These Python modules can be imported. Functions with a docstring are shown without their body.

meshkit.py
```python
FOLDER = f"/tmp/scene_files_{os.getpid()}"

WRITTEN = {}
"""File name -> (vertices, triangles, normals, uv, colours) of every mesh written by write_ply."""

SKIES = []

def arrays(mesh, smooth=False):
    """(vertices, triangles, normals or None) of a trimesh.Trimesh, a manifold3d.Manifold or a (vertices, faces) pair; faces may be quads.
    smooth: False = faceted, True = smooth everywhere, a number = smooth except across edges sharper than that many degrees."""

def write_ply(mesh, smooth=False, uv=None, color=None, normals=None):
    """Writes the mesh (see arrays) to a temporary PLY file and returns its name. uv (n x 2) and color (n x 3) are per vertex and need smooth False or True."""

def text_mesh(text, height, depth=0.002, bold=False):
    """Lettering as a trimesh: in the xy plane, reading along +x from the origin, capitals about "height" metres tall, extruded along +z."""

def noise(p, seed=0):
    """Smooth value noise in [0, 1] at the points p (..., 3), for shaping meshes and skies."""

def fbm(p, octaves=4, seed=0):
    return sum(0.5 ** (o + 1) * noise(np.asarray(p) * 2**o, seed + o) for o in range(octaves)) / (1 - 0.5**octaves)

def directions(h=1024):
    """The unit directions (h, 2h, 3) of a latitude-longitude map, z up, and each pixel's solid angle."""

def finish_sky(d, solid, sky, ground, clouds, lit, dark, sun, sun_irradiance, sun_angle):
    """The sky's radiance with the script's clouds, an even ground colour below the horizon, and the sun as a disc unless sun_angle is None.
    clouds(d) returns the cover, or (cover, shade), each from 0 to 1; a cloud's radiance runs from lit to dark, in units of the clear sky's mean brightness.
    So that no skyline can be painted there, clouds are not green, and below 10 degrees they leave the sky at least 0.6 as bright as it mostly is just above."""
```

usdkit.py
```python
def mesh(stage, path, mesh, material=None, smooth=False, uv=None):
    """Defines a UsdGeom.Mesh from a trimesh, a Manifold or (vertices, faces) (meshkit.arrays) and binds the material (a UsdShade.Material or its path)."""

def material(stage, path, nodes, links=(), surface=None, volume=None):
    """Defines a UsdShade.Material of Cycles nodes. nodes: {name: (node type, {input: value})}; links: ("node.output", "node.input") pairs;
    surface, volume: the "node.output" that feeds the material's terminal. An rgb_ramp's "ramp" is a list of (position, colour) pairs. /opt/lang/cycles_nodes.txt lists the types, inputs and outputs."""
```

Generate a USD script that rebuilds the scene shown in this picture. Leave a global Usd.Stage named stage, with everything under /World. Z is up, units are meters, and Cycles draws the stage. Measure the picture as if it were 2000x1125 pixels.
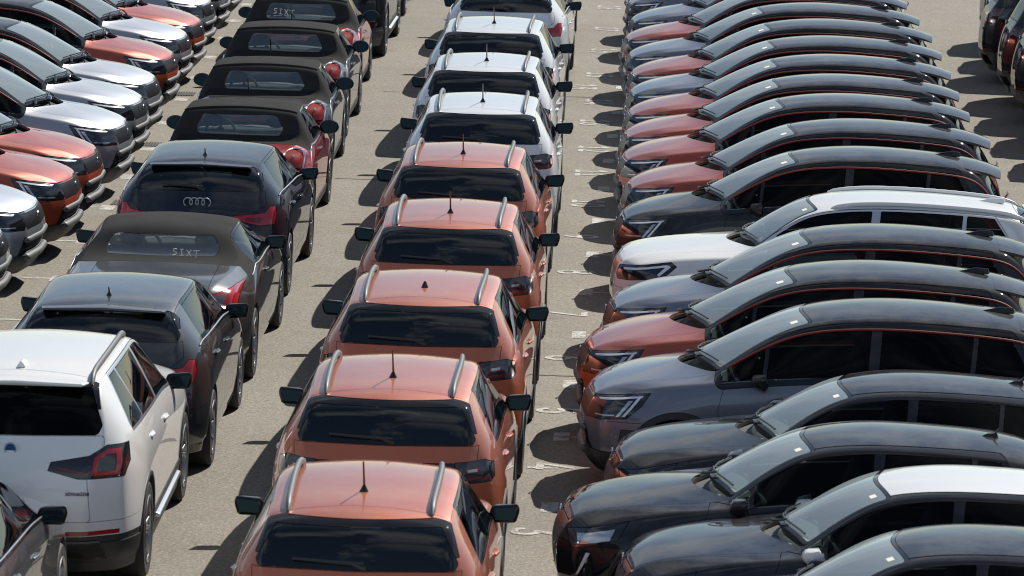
import math, random
import numpy as np, trimesh
import manifold3d as m3
from shapely.geometry import Polygon, LineString, box as sbox, Point
from shapely import affinity
from scipy.interpolate import PchipInterpolator
from scipy.ndimage import gaussian_filter1d
from pxr import Usd, UsdGeom, UsdLux, UsdShade, Sdf, Gf, Vt
import usdkit, meshkit

random.seed(7); rng = np.random.default_rng(7)
stage = Usd.Stage.CreateInMemory()
UsdGeom.SetStageUpAxis(stage, 'Z'); UsdGeom.SetStageMetersPerUnit(stage, 1.0)
UsdGeom.Xform.Define(stage, '/World'); UsdGeom.Scope.Define(stage, '/World/Looks')

# ------------------------------------------------------------------ camera, sky, sun, exposure
PITCH, ROLL, CAMH, FPX = 9.17646, 1.48847, 7.938939, 9200.0
cam = UsdGeom.Camera.Define(stage, '/World/camera')
cam.CreateHorizontalApertureAttr(36.0); cam.CreateVerticalApertureAttr(20.25)
cam.CreateFocalLengthAttr(36.0 * FPX / 2000)
cam.CreateFStopAttr(7.0); cam.CreateFocusDistanceAttr(50.0)
cam.CreateClippingRangeAttr(Gf.Vec2f(0.5, 5000))
cam.CreateExposureAttr(0.47)
_p, _r = math.radians(PITCH), math.radians(ROLL)
fw = np.array([0, math.cos(_p), -math.sin(_p)]); r0 = np.array([1.0, 0, 0]); u0 = np.cross(r0, fw)
rt = r0 * math.cos(_r) + u0 * math.sin(_r); up = u0 * math.cos(_r) - r0 * math.sin(_r)
M = np.eye(4); M[0, :3], M[1, :3], M[2, :3], M[3, :3] = rt, up, -fw, (0, 0, CAMH)
cam.AddTransformOp().Set(Gf.Matrix4d(M.tolist()))
SUN = np.array([0.57, 0.82, 1.0]); SUN /= np.linalg.norm(SUN)
SUN_EL, SUN_ROT = math.asin(SUN[2]), math.atan2(SUN[0], SUN[1])
sky = UsdLux.DomeLight.Define(stage, '/World/sky')
skymat = usdkit.material(stage, '/World/Looks/sky_look', {
    'sky': ('sky_texture', {'sky_type': 'single_scattering', 'sun_disc': False, 'sun_elevation': SUN_EL, 'sun_rotation': SUN_ROT, 'altitude': 20.0, 'aerosol_density': 0.2, 'ozone_density': 1.1}),
    'tc': ('texture_coordinate', {}),
    'map': ('mapping', {'scale': (1.0, 1.0, 2.6)}),
    'n': ('noise_texture', {'scale': 2.1, 'detail': 7.0, 'roughness': 0.56, 'distortion': 0.3}),
    'ramp': ('rgb_ramp', {'ramp': [(0.0, (0, 0, 0)), (0.50, (0, 0, 0)), (0.68, (1, 1, 1)), (1.0, (1, 1, 1))]}),
    'mix': ('mix_color', {'b': (6.5, 6.8, 7.2), 'use_clamp': False}),
    'bg': ('background_shader', {'strength': 0.06})},
    [('tc.generated', 'map.vector'), ('map.vector', 'n.vector'), ('n.fac', 'ramp.fac'), ('ramp.color', 'mix.fac'), ('sky.color', 'mix.a'), ('mix.result', 'bg.color')], surface='bg.background')
UsdShade.MaterialBindingAPI.Apply(sky.GetPrim()).Bind(skymat)
sky.GetPrim().SetCustomDataByKey('kind', 'structure')
sun = UsdLux.DistantLight.Define(stage, '/World/sun')
sun.CreateIntensityAttr(1.25); sun.CreateAngleAttr(0.5); sun.CreateColorAttr(Gf.Vec3f(1.0, 0.95, 0.87)); sun.CreateNormalizeAttr(True)
zax = SUN; xax = np.cross([0, 0, 1.0], zax); xax /= np.linalg.norm(xax); yax = np.cross(zax, xax)
M = np.eye(4); M[0, :3], M[1, :3], M[2, :3], M[3, :3] = xax, yax, zax, SUN * 200
sun.AddTransformOp().Set(Gf.Matrix4d(M.tolist()))

# ------------------------------------------------------------------ materials
L = {}
def principled(name, bump=None, **kw):
    nodes = {'p': ('principled_bsdf', kw)}
    L[name] = usdkit.material(stage, '/World/Looks/' + name, nodes, [], surface='p.BSDF')
    return L[name]
def paint(name, col, metallic=0.0, rough=0.42, coat=1.0, dust=0.03, spec=0.25, dustcol=(0.42, 0.40, 0.36)):
    """Car paint: coloured base under a clear coat, with a faint uneven film of dust on faces that look up."""
    L[name] = usdkit.material(stage, '/World/Looks/' + name, {
        'tc': ('texture_coordinate', {}), 'g': ('geometry', {}), 'sx': ('separate_xyz', {}),
        'oi': ('object_info', {}), 'off': ('vector_math', {'math_type': 'add'}),
        'n': ('noise_texture', {'scale': 3.0, 'detail': 6.0, 'roughness': 0.7}),
        'fine': ('noise_texture', {'scale': 260.0, 'detail': 1.0}),
        'up': ('map_range', {'from_min': 0.1, 'from_max': 0.95, 'to_min': 0.15, 'to_max': 1.0, 'clamp': True}),
        'dn': ('map_range', {'from_min': 0.35, 'from_max': 0.75, 'to_min': 0.3 * dust, 'to_max': 2.2 * dust, 'clamp': True}),
        'mul': ('math', {'math_type': 'multiply'}),
        'mix': ('mix_color', {'a': col, 'b': dustcol}),
        'cr': ('map_range', {'from_min': 0.0, 'from_max': 0.2, 'to_min': 0.015, 'to_max': 0.08, 'clamp': True}),
        'p': ('principled_bsdf', {'metallic': metallic, 'roughness': rough, 'coat_weight': coat, 'coat_ior': 1.55 if spec > 0 else 1.46, 'specular_ior_level': spec})},
        [('oi.location', 'off.vector1'), ('tc.object', 'off.vector2'), ('off.vector', 'n.vector'), ('tc.object', 'fine.vector'), ('g.normal', 'sx.vector'), ('sx.z', 'up.value'), ('n.fac', 'dn.value'),
         ('up.result', 'mul.value1'), ('dn.result', 'mul.value2'), ('mul.value', 'mix.fac'), ('mix.result', 'p.base_color'), ('mul.value', 'cr.value'), ('cr.result', 'p.coat_roughness')], surface='p.BSDF')
    return L[name]
def glass(name, tint, refl=1.0, film=0.0, low=0.045):
    L[name] = usdkit.material(stage, '/World/Looks/' + name, {
        't': ('transparent_bsdf', {'color': tint}), 'g': ('glossy_bsdf', {'color': (refl, refl, refl), 'roughness': 0.012}),
        'lw': ('layer_weight', {'blend': 0.5}), 'pw': ('math', {'math_type': 'power', 'value2': 3.2}), 'ma': ('math', {'math_type': 'multiply_add', 'value2': 0.95 - low, 'value3': low}),
        'mix': ('mix_closure', {}), 'd': ('diffuse_bsdf', {'color': (0.50, 0.59, 0.61)}), 'fm': ('mix_closure', {'fac': film})},
        [('lw.facing', 'pw.value1'), ('pw.value', 'ma.value1'), ('ma.value', 'mix.fac'), ('t.BSDF', 'mix.closure1'), ('g.BSDF', 'mix.closure2'), ('mix.closure', 'fm.closure1'), ('d.BSDF', 'fm.closure2')], surface='fm.closure' if film else 'mix.closure')
    return L[name]
paint('paint_orange_crossover', (0.32, 0.050, 0.018), 0.4, 0.44, dust=0.07)
paint('paint_silver', (0.33, 0.345, 0.38), 0.85, 0.46)
paint('paint_grey', (0.16, 0.17, 0.20), 0.8, 0.42)
paint('paint_black', (0.004, 0.0045, 0.0065), 0.0, 0.3, dust=0.07, spec=0.0)
paint('paint_roof_black', (0.012, 0.013, 0.016), 0.0, 0.35, dust=0.085, spec=0.0)
paint('paint_orange', (0.40, 0.100, 0.040), 0.45, 0.45, dust=0.10)
paint('paint_white', (0.66, 0.66, 0.65), 0.0, 0.4, dust=0.02)
paint('paint_white_cool', (0.60, 0.62, 0.635), 0.0, 0.4, dust=0.02)
paint('paint_red', (0.27, 0.012, 0.014), 0.3, 0.4)
paint('paint_navy', (0.005, 0.007, 0.014), 0.1, 0.35, dust=0.07, spec=0.0)
paint('paint_graphite', (0.035, 0.036, 0.038), 0.6, 0.40, dust=0.055)
paint('paint_dark_grey', (0.018, 0.019, 0.022), 0.4, 0.40, dust=0.06)
paint('paint_mid_grey', (0.11, 0.12, 0.13), 0.7, 0.38)
paint('gloss_black', (0.008, 0.008, 0.009), 0.0, 0.3, dust=0.02, spec=0.0)
principled('black_plastic', base_color=(0.022, 0.023, 0.025), roughness=0.5)
principled('cowl_plastic', base_color=(0.012, 0.0125, 0.013), roughness=0.6, specular_ior_level=0.15)
principled('grey_plastic', base_color=(0.07, 0.075, 0.08), roughness=0.55)
principled('grille_black', base_color=(0.007, 0.007, 0.0075), roughness=0.35, specular_ior_level=0.3)
principled('wiper_black', base_color=(0.03, 0.03, 0.03), roughness=0.25)
principled('skid_grey', base_color=(0.08, 0.083, 0.088), roughness=0.5)
principled('rail_grey', base_color=(0.11, 0.117, 0.125), roughness=0.5)
principled('satin_silver', base_color=(0.62, 0.63, 0.65), roughness=0.28, metallic=1.0)
principled('chrome', base_color=(0.78, 0.79, 0.80), roughness=0.08, metallic=1.0)
principled('alloy', base_color=(0.42, 0.43, 0.44), roughness=0.3, metallic=0.9)
principled('alloy_dark', base_color=(0.10, 0.10, 0.105), roughness=0.35, metallic=0.8)
principled('tyre_rubber', base_color=(0.018, 0.018, 0.019), roughness=0.75)
principled('interior_dark', base_color=(0.012, 0.0125, 0.014), roughness=0.7)
principled('interior_grey', base_color=(0.075, 0.078, 0.08), roughness=0.7)
principled('tar', base_color=(0.085, 0.078, 0.068), roughness=0.9)
principled('paper', base_color=(0.72, 0.70, 0.62), roughness=0.8)
principled('lamp_dark', base_color=(0.010, 0.010, 0.011), roughness=0.12, coat_weight=1.0, coat_roughness=0.02)
principled('lamp_clear', base_color=(0.50, 0.52, 0.55), roughness=0.12, metallic=0.7, coat_weight=1.0, coat_roughness=0.02)
principled('lamp_white', base_color=(0.72, 0.75, 0.80), roughness=0.25, coat_weight=1.0, coat_roughness=0.02)
principled('lamp_red', base_color=(0.36, 0.006, 0.008), roughness=0.15, coat_weight=1.0, coat_roughness=0.02)
principled('lamp_red_matt', base_color=(0.16, 0.003, 0.004), roughness=0.55, specular_ior_level=0.03)
principled('lamp_red_dark', base_color=(0.10, 0.006, 0.006), roughness=0.12, coat_weight=1.0, coat_roughness=0.02)
principled('trim_red', base_color=(0.15, 0.011, 0.005), roughness=0.5)
principled('mirror_silver', base_color=(0.020, 0.028, 0.032), roughness=0.04, metallic=1.0)
glass('glass_rear', (0.11, 0.125, 0.13), film=0.004, low=0.06); principled('emblem_blue', base_color=(0.02, 0.06, 0.16), roughness=0.2); principled('lamp_smoke', base_color=(0.10, 0.10, 0.11), roughness=0.15, coat_weight=1.0, coat_roughness=0.02)
glass('glass_clear', (0.58, 0.70, 0.69), film=0.29, low=0.08); glass('glass_soft_top', (0.50, 0.58, 0.58), film=0.05, low=0.10); glass('glass_tint', (0.22, 0.26, 0.26), refl=0.62, low=0.02); glass('glass_dark', (0.035, 0.04, 0.045), refl=0.62, low=0.02)
L['fabric_black'] = usdkit.material(stage, '/World/Looks/fabric_black', {
    'tc': ('texture_coordinate', {}), 'n': ('noise_texture', {'scale': 5.0, 'detail': 5.0}), 'w': ('noise_texture', {'scale': 700.0, 'detail': 2.0}),
    'r': ('rgb_ramp', {'ramp': [(0.3, (0.022, 0.022, 0.022)), (0.7, (0.029, 0.029, 0.0288))]}), 'b': ('bump', {'strength': 0.35, 'distance': 0.002}),
    'p': ('principled_bsdf', {'roughness': 0.9, 'specular_ior_level': 0.08})},
    [('tc.object', 'n.vector'), ('tc.object', 'w.vector'), ('n.fac', 'r.fac'), ('r.color', 'p.base_color'), ('w.fac', 'b.height'), ('b.normal', 'p.normal')], surface='p.BSDF')
L['fabric_grey'] = usdkit.material(stage, '/World/Looks/fabric_grey', {
    'tc': ('texture_coordinate', {}), 'n': ('noise_texture', {'scale': 5.0, 'detail': 5.0}), 'w': ('noise_texture', {'scale': 700.0, 'detail': 2.0}),
    'r': ('rgb_ramp', {'ramp': [(0.3, (0.026, 0.026, 0.0262)), (0.7, (0.032, 0.032, 0.032))]}), 'b': ('bump', {'strength': 0.35, 'distance': 0.002}),
    'p': ('principled_bsdf', {'roughness': 0.9, 'specular_ior_level': 0.08})},
    [('tc.object', 'n.vector'), ('tc.object', 'w.vector'), ('n.fac', 'r.fac'), ('r.color', 'p.base_color'), ('w.fac', 'b.height'), ('b.normal', 'p.normal')], surface='p.BSDF')
L['road_paint'] = usdkit.material(stage, '/World/Looks/road_paint', {
    'g': ('geometry', {}), 'n': ('noise_texture', {'scale': 9.0, 'detail': 8.0, 'roughness': 0.75}), 'n2': ('noise_texture', {'scale': 60.0, 'detail': 4.0, 'roughness': 0.7}),
    'a': ('math', {'math_type': 'multiply_add', 'value2': 0.6}), 'r': ('map_range', {'from_min': 0.77, 'from_max': 0.95, 'to_min': 0.0, 'to_max': 1.0, 'clamp': True}),
    'p': ('principled_bsdf', {'base_color': (0.42, 0.41, 0.38), 'roughness': 0.7}), 't': ('transparent_bsdf', {}), 'mix': ('mix_closure', {})},
    [('g.position', 'n.vector'), ('g.position', 'n2.vector'), ('n2.fac', 'a.value1'), ('n.fac', 'a.value3'), ('a.value', 'r.value'), ('r.result', 'mix.fac'), ('p.BSDF', 'mix.closure1'), ('t.BSDF', 'mix.closure2')], surface='mix.closure')
L['asphalt'] = usdkit.material(stage, '/World/Looks/asphalt', {
    'g': ('geometry', {}), 'big': ('noise_texture', {'scale': 0.22, 'detail': 6.0, 'roughness': 0.62}), 'st': ('noise_texture', {'scale': 1.7, 'detail': 5.0, 'roughness': 0.7}),
    'v': ('voronoi_texture', {'scale': 62.0}), 'bw': ('rgb_to_bw', {}), 'n': ('noise_texture', {'scale': 34.0, 'detail': 4.0, 'roughness': 0.75}),
    'rb': ('rgb_ramp', {'ramp': [(0.25, (0.168, 0.153, 0.128)), (0.5, (0.206, 0.189, 0.160)), (0.75, (0.230, 0.212, 0.181))]}),
    'rs': ('rgb_ramp', {'ramp': [(0.0, (0.62, 0.62, 0.62)), (0.35, (0.88, 0.88, 0.87)), (0.6, (1.02, 1.02, 1.01)), (1.0, (1.40, 1.38, 1.34))]}),
    'rn': ('rgb_ramp', {'ramp': [(0.3, (0.76, 0.76, 0.76)), (0.5, (1, 1, 1)), (0.7, (1.19, 1.19, 1.18))]}),
    'rst': ('rgb_ramp', {'ramp': [(0.25, (0.72, 0.71, 0.70)), (0.40, (0.96, 0.96, 0.96)), (0.55, (1, 1, 1)), (0.8, (1.07, 1.07, 1.06))]}),
    'm1': ('mix_color', {'blend_type': 'multiply', 'fac': 1.0, 'use_clamp': False}), 'm2': ('mix_color', {'blend_type': 'multiply', 'fac': 1.0, 'use_clamp': False}), 'm3': ('mix_color', {'blend_type': 'multiply', 'fac': 1.0, 'use_clamp': False}),
    'bp': ('bump', {'strength': 0.35, 'distance': 0.005}), 'p': ('principled_bsdf', {'roughness': 0.9, 'specular_ior_level': 0.3})},
    [('g.position', x + '.vector') for x in ('big', 'st', 'v', 'n')] + [('big.fac', 'rb.fac'), ('v.color', 'bw.color'), ('bw.val', 'rs.fac'), ('n.fac', 'rn.fac'), ('st.fac', 'rst.fac'),
     ('rb.color', 'm1.a'), ('rs.color', 'm1.b'), ('m1.result', 'm2.a'), ('rn.color', 'm2.b'), ('m2.result', 'm3.a'), ('rst.color', 'm3.b'), ('m3.result', 'p.base_color'), ('v.distance', 'bp.height'), ('bp.normal', 'p.normal')], surface='p.BSDF')

# ------------------------------------------------------------------ writing prims
def put(path, arr, mat):
    v, f, n = arr
    if n is None: v, n, f = v[f].reshape(-1, 3), np.repeat(np.cross(v[f[:, 1]] - v[f[:, 0]], v[f[:, 2]] - v[f[:, 0]]), 3, 0), np.arange(len(f) * 3).reshape(-1, 3); n = n / np.maximum(np.linalg.norm(n, axis=1, keepdims=True), 1e-12)
    m = UsdGeom.Mesh.Define(stage, path)
    m.CreatePointsAttr(Vt.Vec3fArray.FromNumpy(np.ascontiguousarray(v, np.float32)))
    m.CreateFaceVertexCountsAttr(Vt.IntArray.FromNumpy(np.full(len(f), 3, np.int32)))
    m.CreateFaceVertexIndicesAttr(Vt.IntArray.FromNumpy(np.ascontiguousarray(f, np.int32).ravel()))
    m.CreateSubdivisionSchemeAttr('none')
    m.CreateNormalsAttr(Vt.Vec3fArray.FromNumpy(np.ascontiguousarray(n, np.float32))); m.SetNormalsInterpolation('vertex')
    UsdShade.MaterialBindingAPI.Apply(m.GetPrim()).Bind(L[mat])
    return m.GetPrim()
USED = {}
def numbered(name):
    k = USED.get(name, 0); USED[name] = k + 1
    return name if k == 0 else f'{name}_{k:03d}'
def tag(p, label=None, cat=None, group=None, kind=None):
    for k, v in (('label', label), ('category', cat), ('group', group), ('kind', kind)):
        if v: p.SetCustomDataByKey(k, v)
    return p

# ------------------------------------------------------------------ shape helpers
def fin(mesh, smooth=35):
    return meshkit.arrays(mesh, smooth)
def tri(m):
    k = m.to_mesh(); return trimesh.Trimesh(np.array(k.vert_properties[:, :3], float), np.array(k.tri_verts), process=True)
def hull(spheres, n=10):
    """Hull of (x, y, z, r) or (x, y, z, rx, ry, rz) ellipsoids."""
    s = m3.Manifold.sphere(1.0, n); out = []
    for q in spheres:
        r = (q[3],) * 3 if len(q) == 4 else q[3:6]
        out.append(s.scale(r).translate(q[:3]))
    return m3.Manifold.batch_hull(out)
def cs(poly):
    rings = []
    for g in getattr(poly, 'geoms', [poly]):
        if g.geom_type != 'Polygon' or g.is_empty: continue
        rings.append(np.array(g.exterior.coords)[:-1]); rings += [np.array(r.coords)[:-1] for r in g.interiors]
    return m3.CrossSection(rings, m3.FillRule.EvenOdd)
def extr(poly, a, b, mat):
    e = m3.Manifold.extrude(cs(poly), b - a)
    t = np.array(mat, float); t[:, 3] = t[:, 2] * a
    return e.transform(t)
def px(poly, y0, y1): return extr(poly, y0, y1, [[1, 0, 0, 0], [0, 0, 1, 0], [0, 1, 0, 0]])      # polygon in x, z
def py(poly, x0, x1): return extr(poly, x0, x1, [[0, 0, 1, 0], [1, 0, 0, 0], [0, 1, 0, 0]])      # polygon in y, z
def pz(poly, z0, z1): return extr(poly, z0, z1, [[1, 0, 0, 0], [0, 1, 0, 0], [0, 0, 1, 0]])      # polygon in x, y
def bothsides(f): return f(0) + f(1)
def rnd(poly, r): return poly.buffer(-r).buffer(2 * r).buffer(-r)
def tube(points, radii, sides=8, flat=1.0):
    """A closed tube with capped ends along a polyline; flat squashes it in z."""
    p = np.asarray(points, float); t = np.gradient(p, axis=0); t /= np.linalg.norm(t, axis=1, keepdims=True)
    a = np.cross(t, np.where(np.abs(t[:, 2:]) < 0.9, [0, 0, 1.0], [1.0, 0, 0])); a /= np.linalg.norm(a, axis=1, keepdims=True)
    b = np.cross(a, t); ang = np.arange(sides) * 2 * np.pi / sides
    r = np.broadcast_to(radii, (len(p),))[:, None, None]
    v = p[:, None] + r * (np.cos(ang)[None, :, None] * a[:, None] + flat * np.sin(ang)[None, :, None] * b[:, None])
    n = len(p); f = []
    for i in range(n - 1):
        for j in range(sides):
            k = (j + 1) % sides
            f += [(i * sides + j, (i + 1) * sides + j, (i + 1) * sides + k), (i * sides + j, (i + 1) * sides + k, i * sides + k)]
    v = np.vstack([v.reshape(-1, 3), p[:1], p[-1:]])
    for j in range(sides):
        k = (j + 1) % sides
        f += [(n * sides, j, k), (n * sides + 1, (n - 1) * sides + k, (n - 1) * sides + j)]
    m = trimesh.Trimesh(v, np.array(f), process=False)
    if m.volume < 0: m.invert()
    return m
def cat(*ms): return trimesh.util.concatenate([x if isinstance(x, trimesh.Trimesh) else tri(x) for x in ms])
def lathe(prof, n=36):
    m = trimesh.creation.revolve(np.array(prof), sections=n)
    m.apply_transform(trimesh.transformations.rotation_matrix(-np.pi / 2, [1, 0, 0]))   # axis z -> y
    return m

# ------------------------------------------------------------------ the car body: one smooth skin, cut into its panels
BASE = dict(xf=2.11, xr=-2.11, W=0.883, zbum=0.62, xl=2.045, zl=0.865, xh1=1.93, zh1=0.945, xhm=1.48, zhm=1.025, xc=1.04, zc=1.085, xh=0.20, zh=1.535, xm=-0.50, zm=1.598,
            xrr=-1.20, zrr=1.572, xe=-1.70, ze=1.515, xw=-1.93, zw=1.10, xt=-2.04, zt=0.88, zb0=1.0, zb1=1.10, yr0=0.565, yr1=0.585, yr2=0.545, wsb=0.03,
            ax=1.27, bx=-1.334, wr=0.335, bow=1.0, sh=0.80, yh=0.60, rbow=1.0, tdrop=0.045, ze0=0.24, yw=0.60, ybw=0.77, zlip=0.38, arc=0.15)
class Car: pass
def make_skin(F):
    q = dict(BASE); q.update(F); g = Car(); g.__dict__.update(q)
    w = g.W / 0.883; a, b, B, R = g.ax, g.bx, g.bow, g.rbow; ze = g.ze0
    xf, xr = g.xf, g.xr
    def row(c, t, bb, s, e): return [(c[0], 0, c[1]), t, bb, s, e]
    rows = [
        row((xf - .13, .22), (xf - .13 - .03 * B, .45 * w, .22), (xf - .13 - .15 * B, .70 * w, .23), (a + .40, .82 * w, .25), (a + .25, .84 * w, ze)),
        row((xf - .015, g.zlip), (xf - .015 - .035 * B, .48 * w, g.zlip), (xf - .02 - .18 * B, .755 * w, g.zlip + .01), (a + .42, .86 * w, g.zlip), (a + .22, .85 * w, ze)),
        row((xf, g.zbum), (xf - .045 * B, .50 * w, g.zbum), (xf - .21 * B, .775 * w, g.zbum), (a + .38, .872 * w, g.zbum - .07), (a + .19, .855 * w, ze)),
        row((g.xl, g.zl), (g.xl - .055 * B, .50 * w, g.zl), (g.xl - .24 * B, .755 * w, g.zl), (a + .28, .876 * w, g.sh - .13), (a + .16, .858 * w, ze)),
        row((g.xh1, g.zh1), (g.xh1 - .06 * B, .52 * w, g.zh1 - .012), (g.xh1 - .30 * B, .765 * w, g.zh1 - .035), (a + .16, .878 * w, g.sh - .07), (a + .08, .86 * w, ze)),
        row((g.xhm, g.zhm), (g.xhm - .04, g.yh * w, g.zhm - .022), (g.xhm - .12, .79 * w, (g.zb0 + g.zh1) / 2 - .01), (a - .02, .882 * w, g.sh - .03), (a - .05, .86 * w, ze)),
        row((g.xc, g.zc), (g.xc - g.arc, .665 * w, g.zc - .04), (g.xc - g.arc - .03, .825 * w, g.zb0), (g.xc - g.arc - .05, .883 * w, g.sh), (g.xc - g.arc - .05, .862 * w, ze)),
        row((g.xc - .09, g.zc + .045), (g.xc - g.arc - .13, .67 * w, g.zc + .01), (g.xc - g.arc - .15, .828 * w, g.zb0 + .006), (g.xc - g.arc - .16, .883 * w, g.sh), (g.xc - g.arc - .16, .862 * w, ze)),
    ]
    mx, mz = (g.xc + g.xh) / 2 - .03, (g.zc + g.zh) / 2 + g.wsb + .02
    rows += [
        row((mx, mz), (mx - .13, (g.yr0 + .665) / 2 * w + .012, mz - .035), (mx - .16, .835 * w, g.zb0 + .012), (mx - .17, .883 * w, g.sh), (mx - .17, .862 * w, ze)),
        row((g.xh, g.zh), (g.xh - .09, g.yr0 * w, g.zh - .035), (g.xh - .12, .838 * w, g.zb0 + .025), (g.xh - .12, .883 * w, g.sh + .005), (g.xh - .12, .862 * w, ze)),
        row((g.xm, g.zm), (g.xm, g.yr1 * w, g.zm - .045), (g.xm, .838 * w, (g.zb0 + g.zb1) / 2), (g.xm, .883 * w, g.sh + .02), (g.xm, .862 * w, ze)),
        row((g.xrr, g.zrr), (g.xrr + .02, (g.yr1 + g.yr2) / 2 * w, g.zrr - g.tdrop - .005), (g.xrr + .03, .835 * w, g.zb1 - .01), (b + .05, .885 * w, g.sh + .02), (b + .05, .862 * w, ze)),
        row((g.xe, g.ze), (g.xe + .05 * R, g.yr2 * w, g.ze - g.tdrop), (g.xe + .14 * R, .815 * w, g.zb1), (b - .12, .885 * w, g.sh), (b - .10, .862 * w, ze)),
        row((g.xw, g.zw), (g.xw + .07 * R, g.yw * w, g.zw - .01), (g.xw + .17 * R, g.ybw * w, g.zb1 - .05), (b - .20, .883 * w, g.sh - .04), (b - .15, .86 * w, ze)),
        row((g.xt, g.zt), (g.xt + .05 * R, .56 * w, g.zt), (g.xt + .18 * R, .785 * w, g.zt - .01), (b - .28, .88 * w, g.sh - .12), (b - .19, .858 * w, ze)),
        row((xr, g.zbum), (xr + .045 * R, .52 * w, g.zbum), (xr + .20 * R, .785 * w, g.zbum), (b - .38, .876 * w, g.zbum - .05), (b - .23, .855 * w, ze)),
        row((xr + .01, .42), (xr + .055 * R, .50 * w, .42), (xr + .20 * R, .77 * w, .42), (b - .42, .865 * w, .40), (b - .25, .85 * w, ze)),
        row((xr + .13, .26), (xr + .17, .46 * w, .26), (xr + .28, .72 * w, .26), (b - .42, .83 * w, .27), (b - .28, .84 * w, ze)),
    ]
    for k, val in F.get('rows', {}).items():
        for j, pt in val.items(): rows[k][j] = (pt[0], pt[1] * w if j else 0, pt[2])
    A = np.array(rows, float)                                   # station x line(5) x 3
    c, t, bl, s, e = (A[:, i] for i in range(5))
    m_ = c * .45 + t * .55; m_[:, 2] = c[:, 2] - (c[:, 2] - t[:, 2]) * .27; m_[:, 1] = t[:, 1] * .55
    t2 = t + (bl - t) * .14; t2[:, 1] += .012
    wl = t + (bl - t) * .58; wl[:, 1] += .014
    l = (s + e) / 2; l[:, 1] = s[:, 1] * .997; l[:, 2] = s[:, 2] * .45 + e[:, 2] * .55
    net = np.stack([c, m_, t, t2, wl, bl, s, l, e], 1)           # station x 9 x 3
    U, V = net.shape[:2]
    net = np.concatenate([net[:, :0:-1] * [1, -1, 1], net], 1)   # full width, 17 lines
    nu, nv = 7, 5
    uu, vv = np.linspace(0, U - 1, (U - 1) * nu + 1), np.linspace(-8, 8, 16 * nv + 1)
    G = PchipInterpolator(np.arange(U), net, axis=0)(uu)
    G = PchipInterpolator(np.arange(-8, 9), G, axis=1)(vv)
    ends = G[[0, -1]].copy()
    G = gaussian_filter1d(gaussian_filter1d(G, 2.0, axis=0, mode='nearest'), 1.5, axis=1, mode='nearest')
    G[:, :, 1] = (G[:, :, 1] - G[:, ::-1, 1]) / 2; G[:, :, [0, 2]] = (G[:, :, [0, 2]] + G[:, ::-1][:, :, [0, 2]]) / 2
    du, dv = np.gradient(G, axis=0), np.gradient(G, axis=1)
    N = np.cross(dv, du); N /= np.linalg.norm(N, axis=2, keepdims=True) + 1e-12
    if N[len(uu) // 2, len(vv) // 2, 2] < 0: N = -N
    g.G, g.N, g.nu, g.nv, g.U = G, N, nu, nv, U
    def solid(d, step=1, normals=True):
        ui = np.unique(np.r_[np.arange(0, len(uu), step), len(uu) - 1]); vi = np.unique(np.r_[np.arange(0, len(vv), step), len(vv) - 1])
        P = (G + N * d)[np.ix_(ui, vi)]; Q = N[np.ix_(ui, vi)]; nr, nc = P.shape[:2]
        idx = np.arange(nr * nc).reshape(nr, nc); a_, b_, c_, d_ = idx[:-1, :-1].ravel(), idx[1:, :-1].ravel(), idx[1:, 1:].ravel(), idx[:-1, 1:].ravel()
        f = np.vstack([np.c_[a_, b_, c_], np.c_[a_, c_, d_]])
        v = P.reshape(-1, 3).copy()
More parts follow.
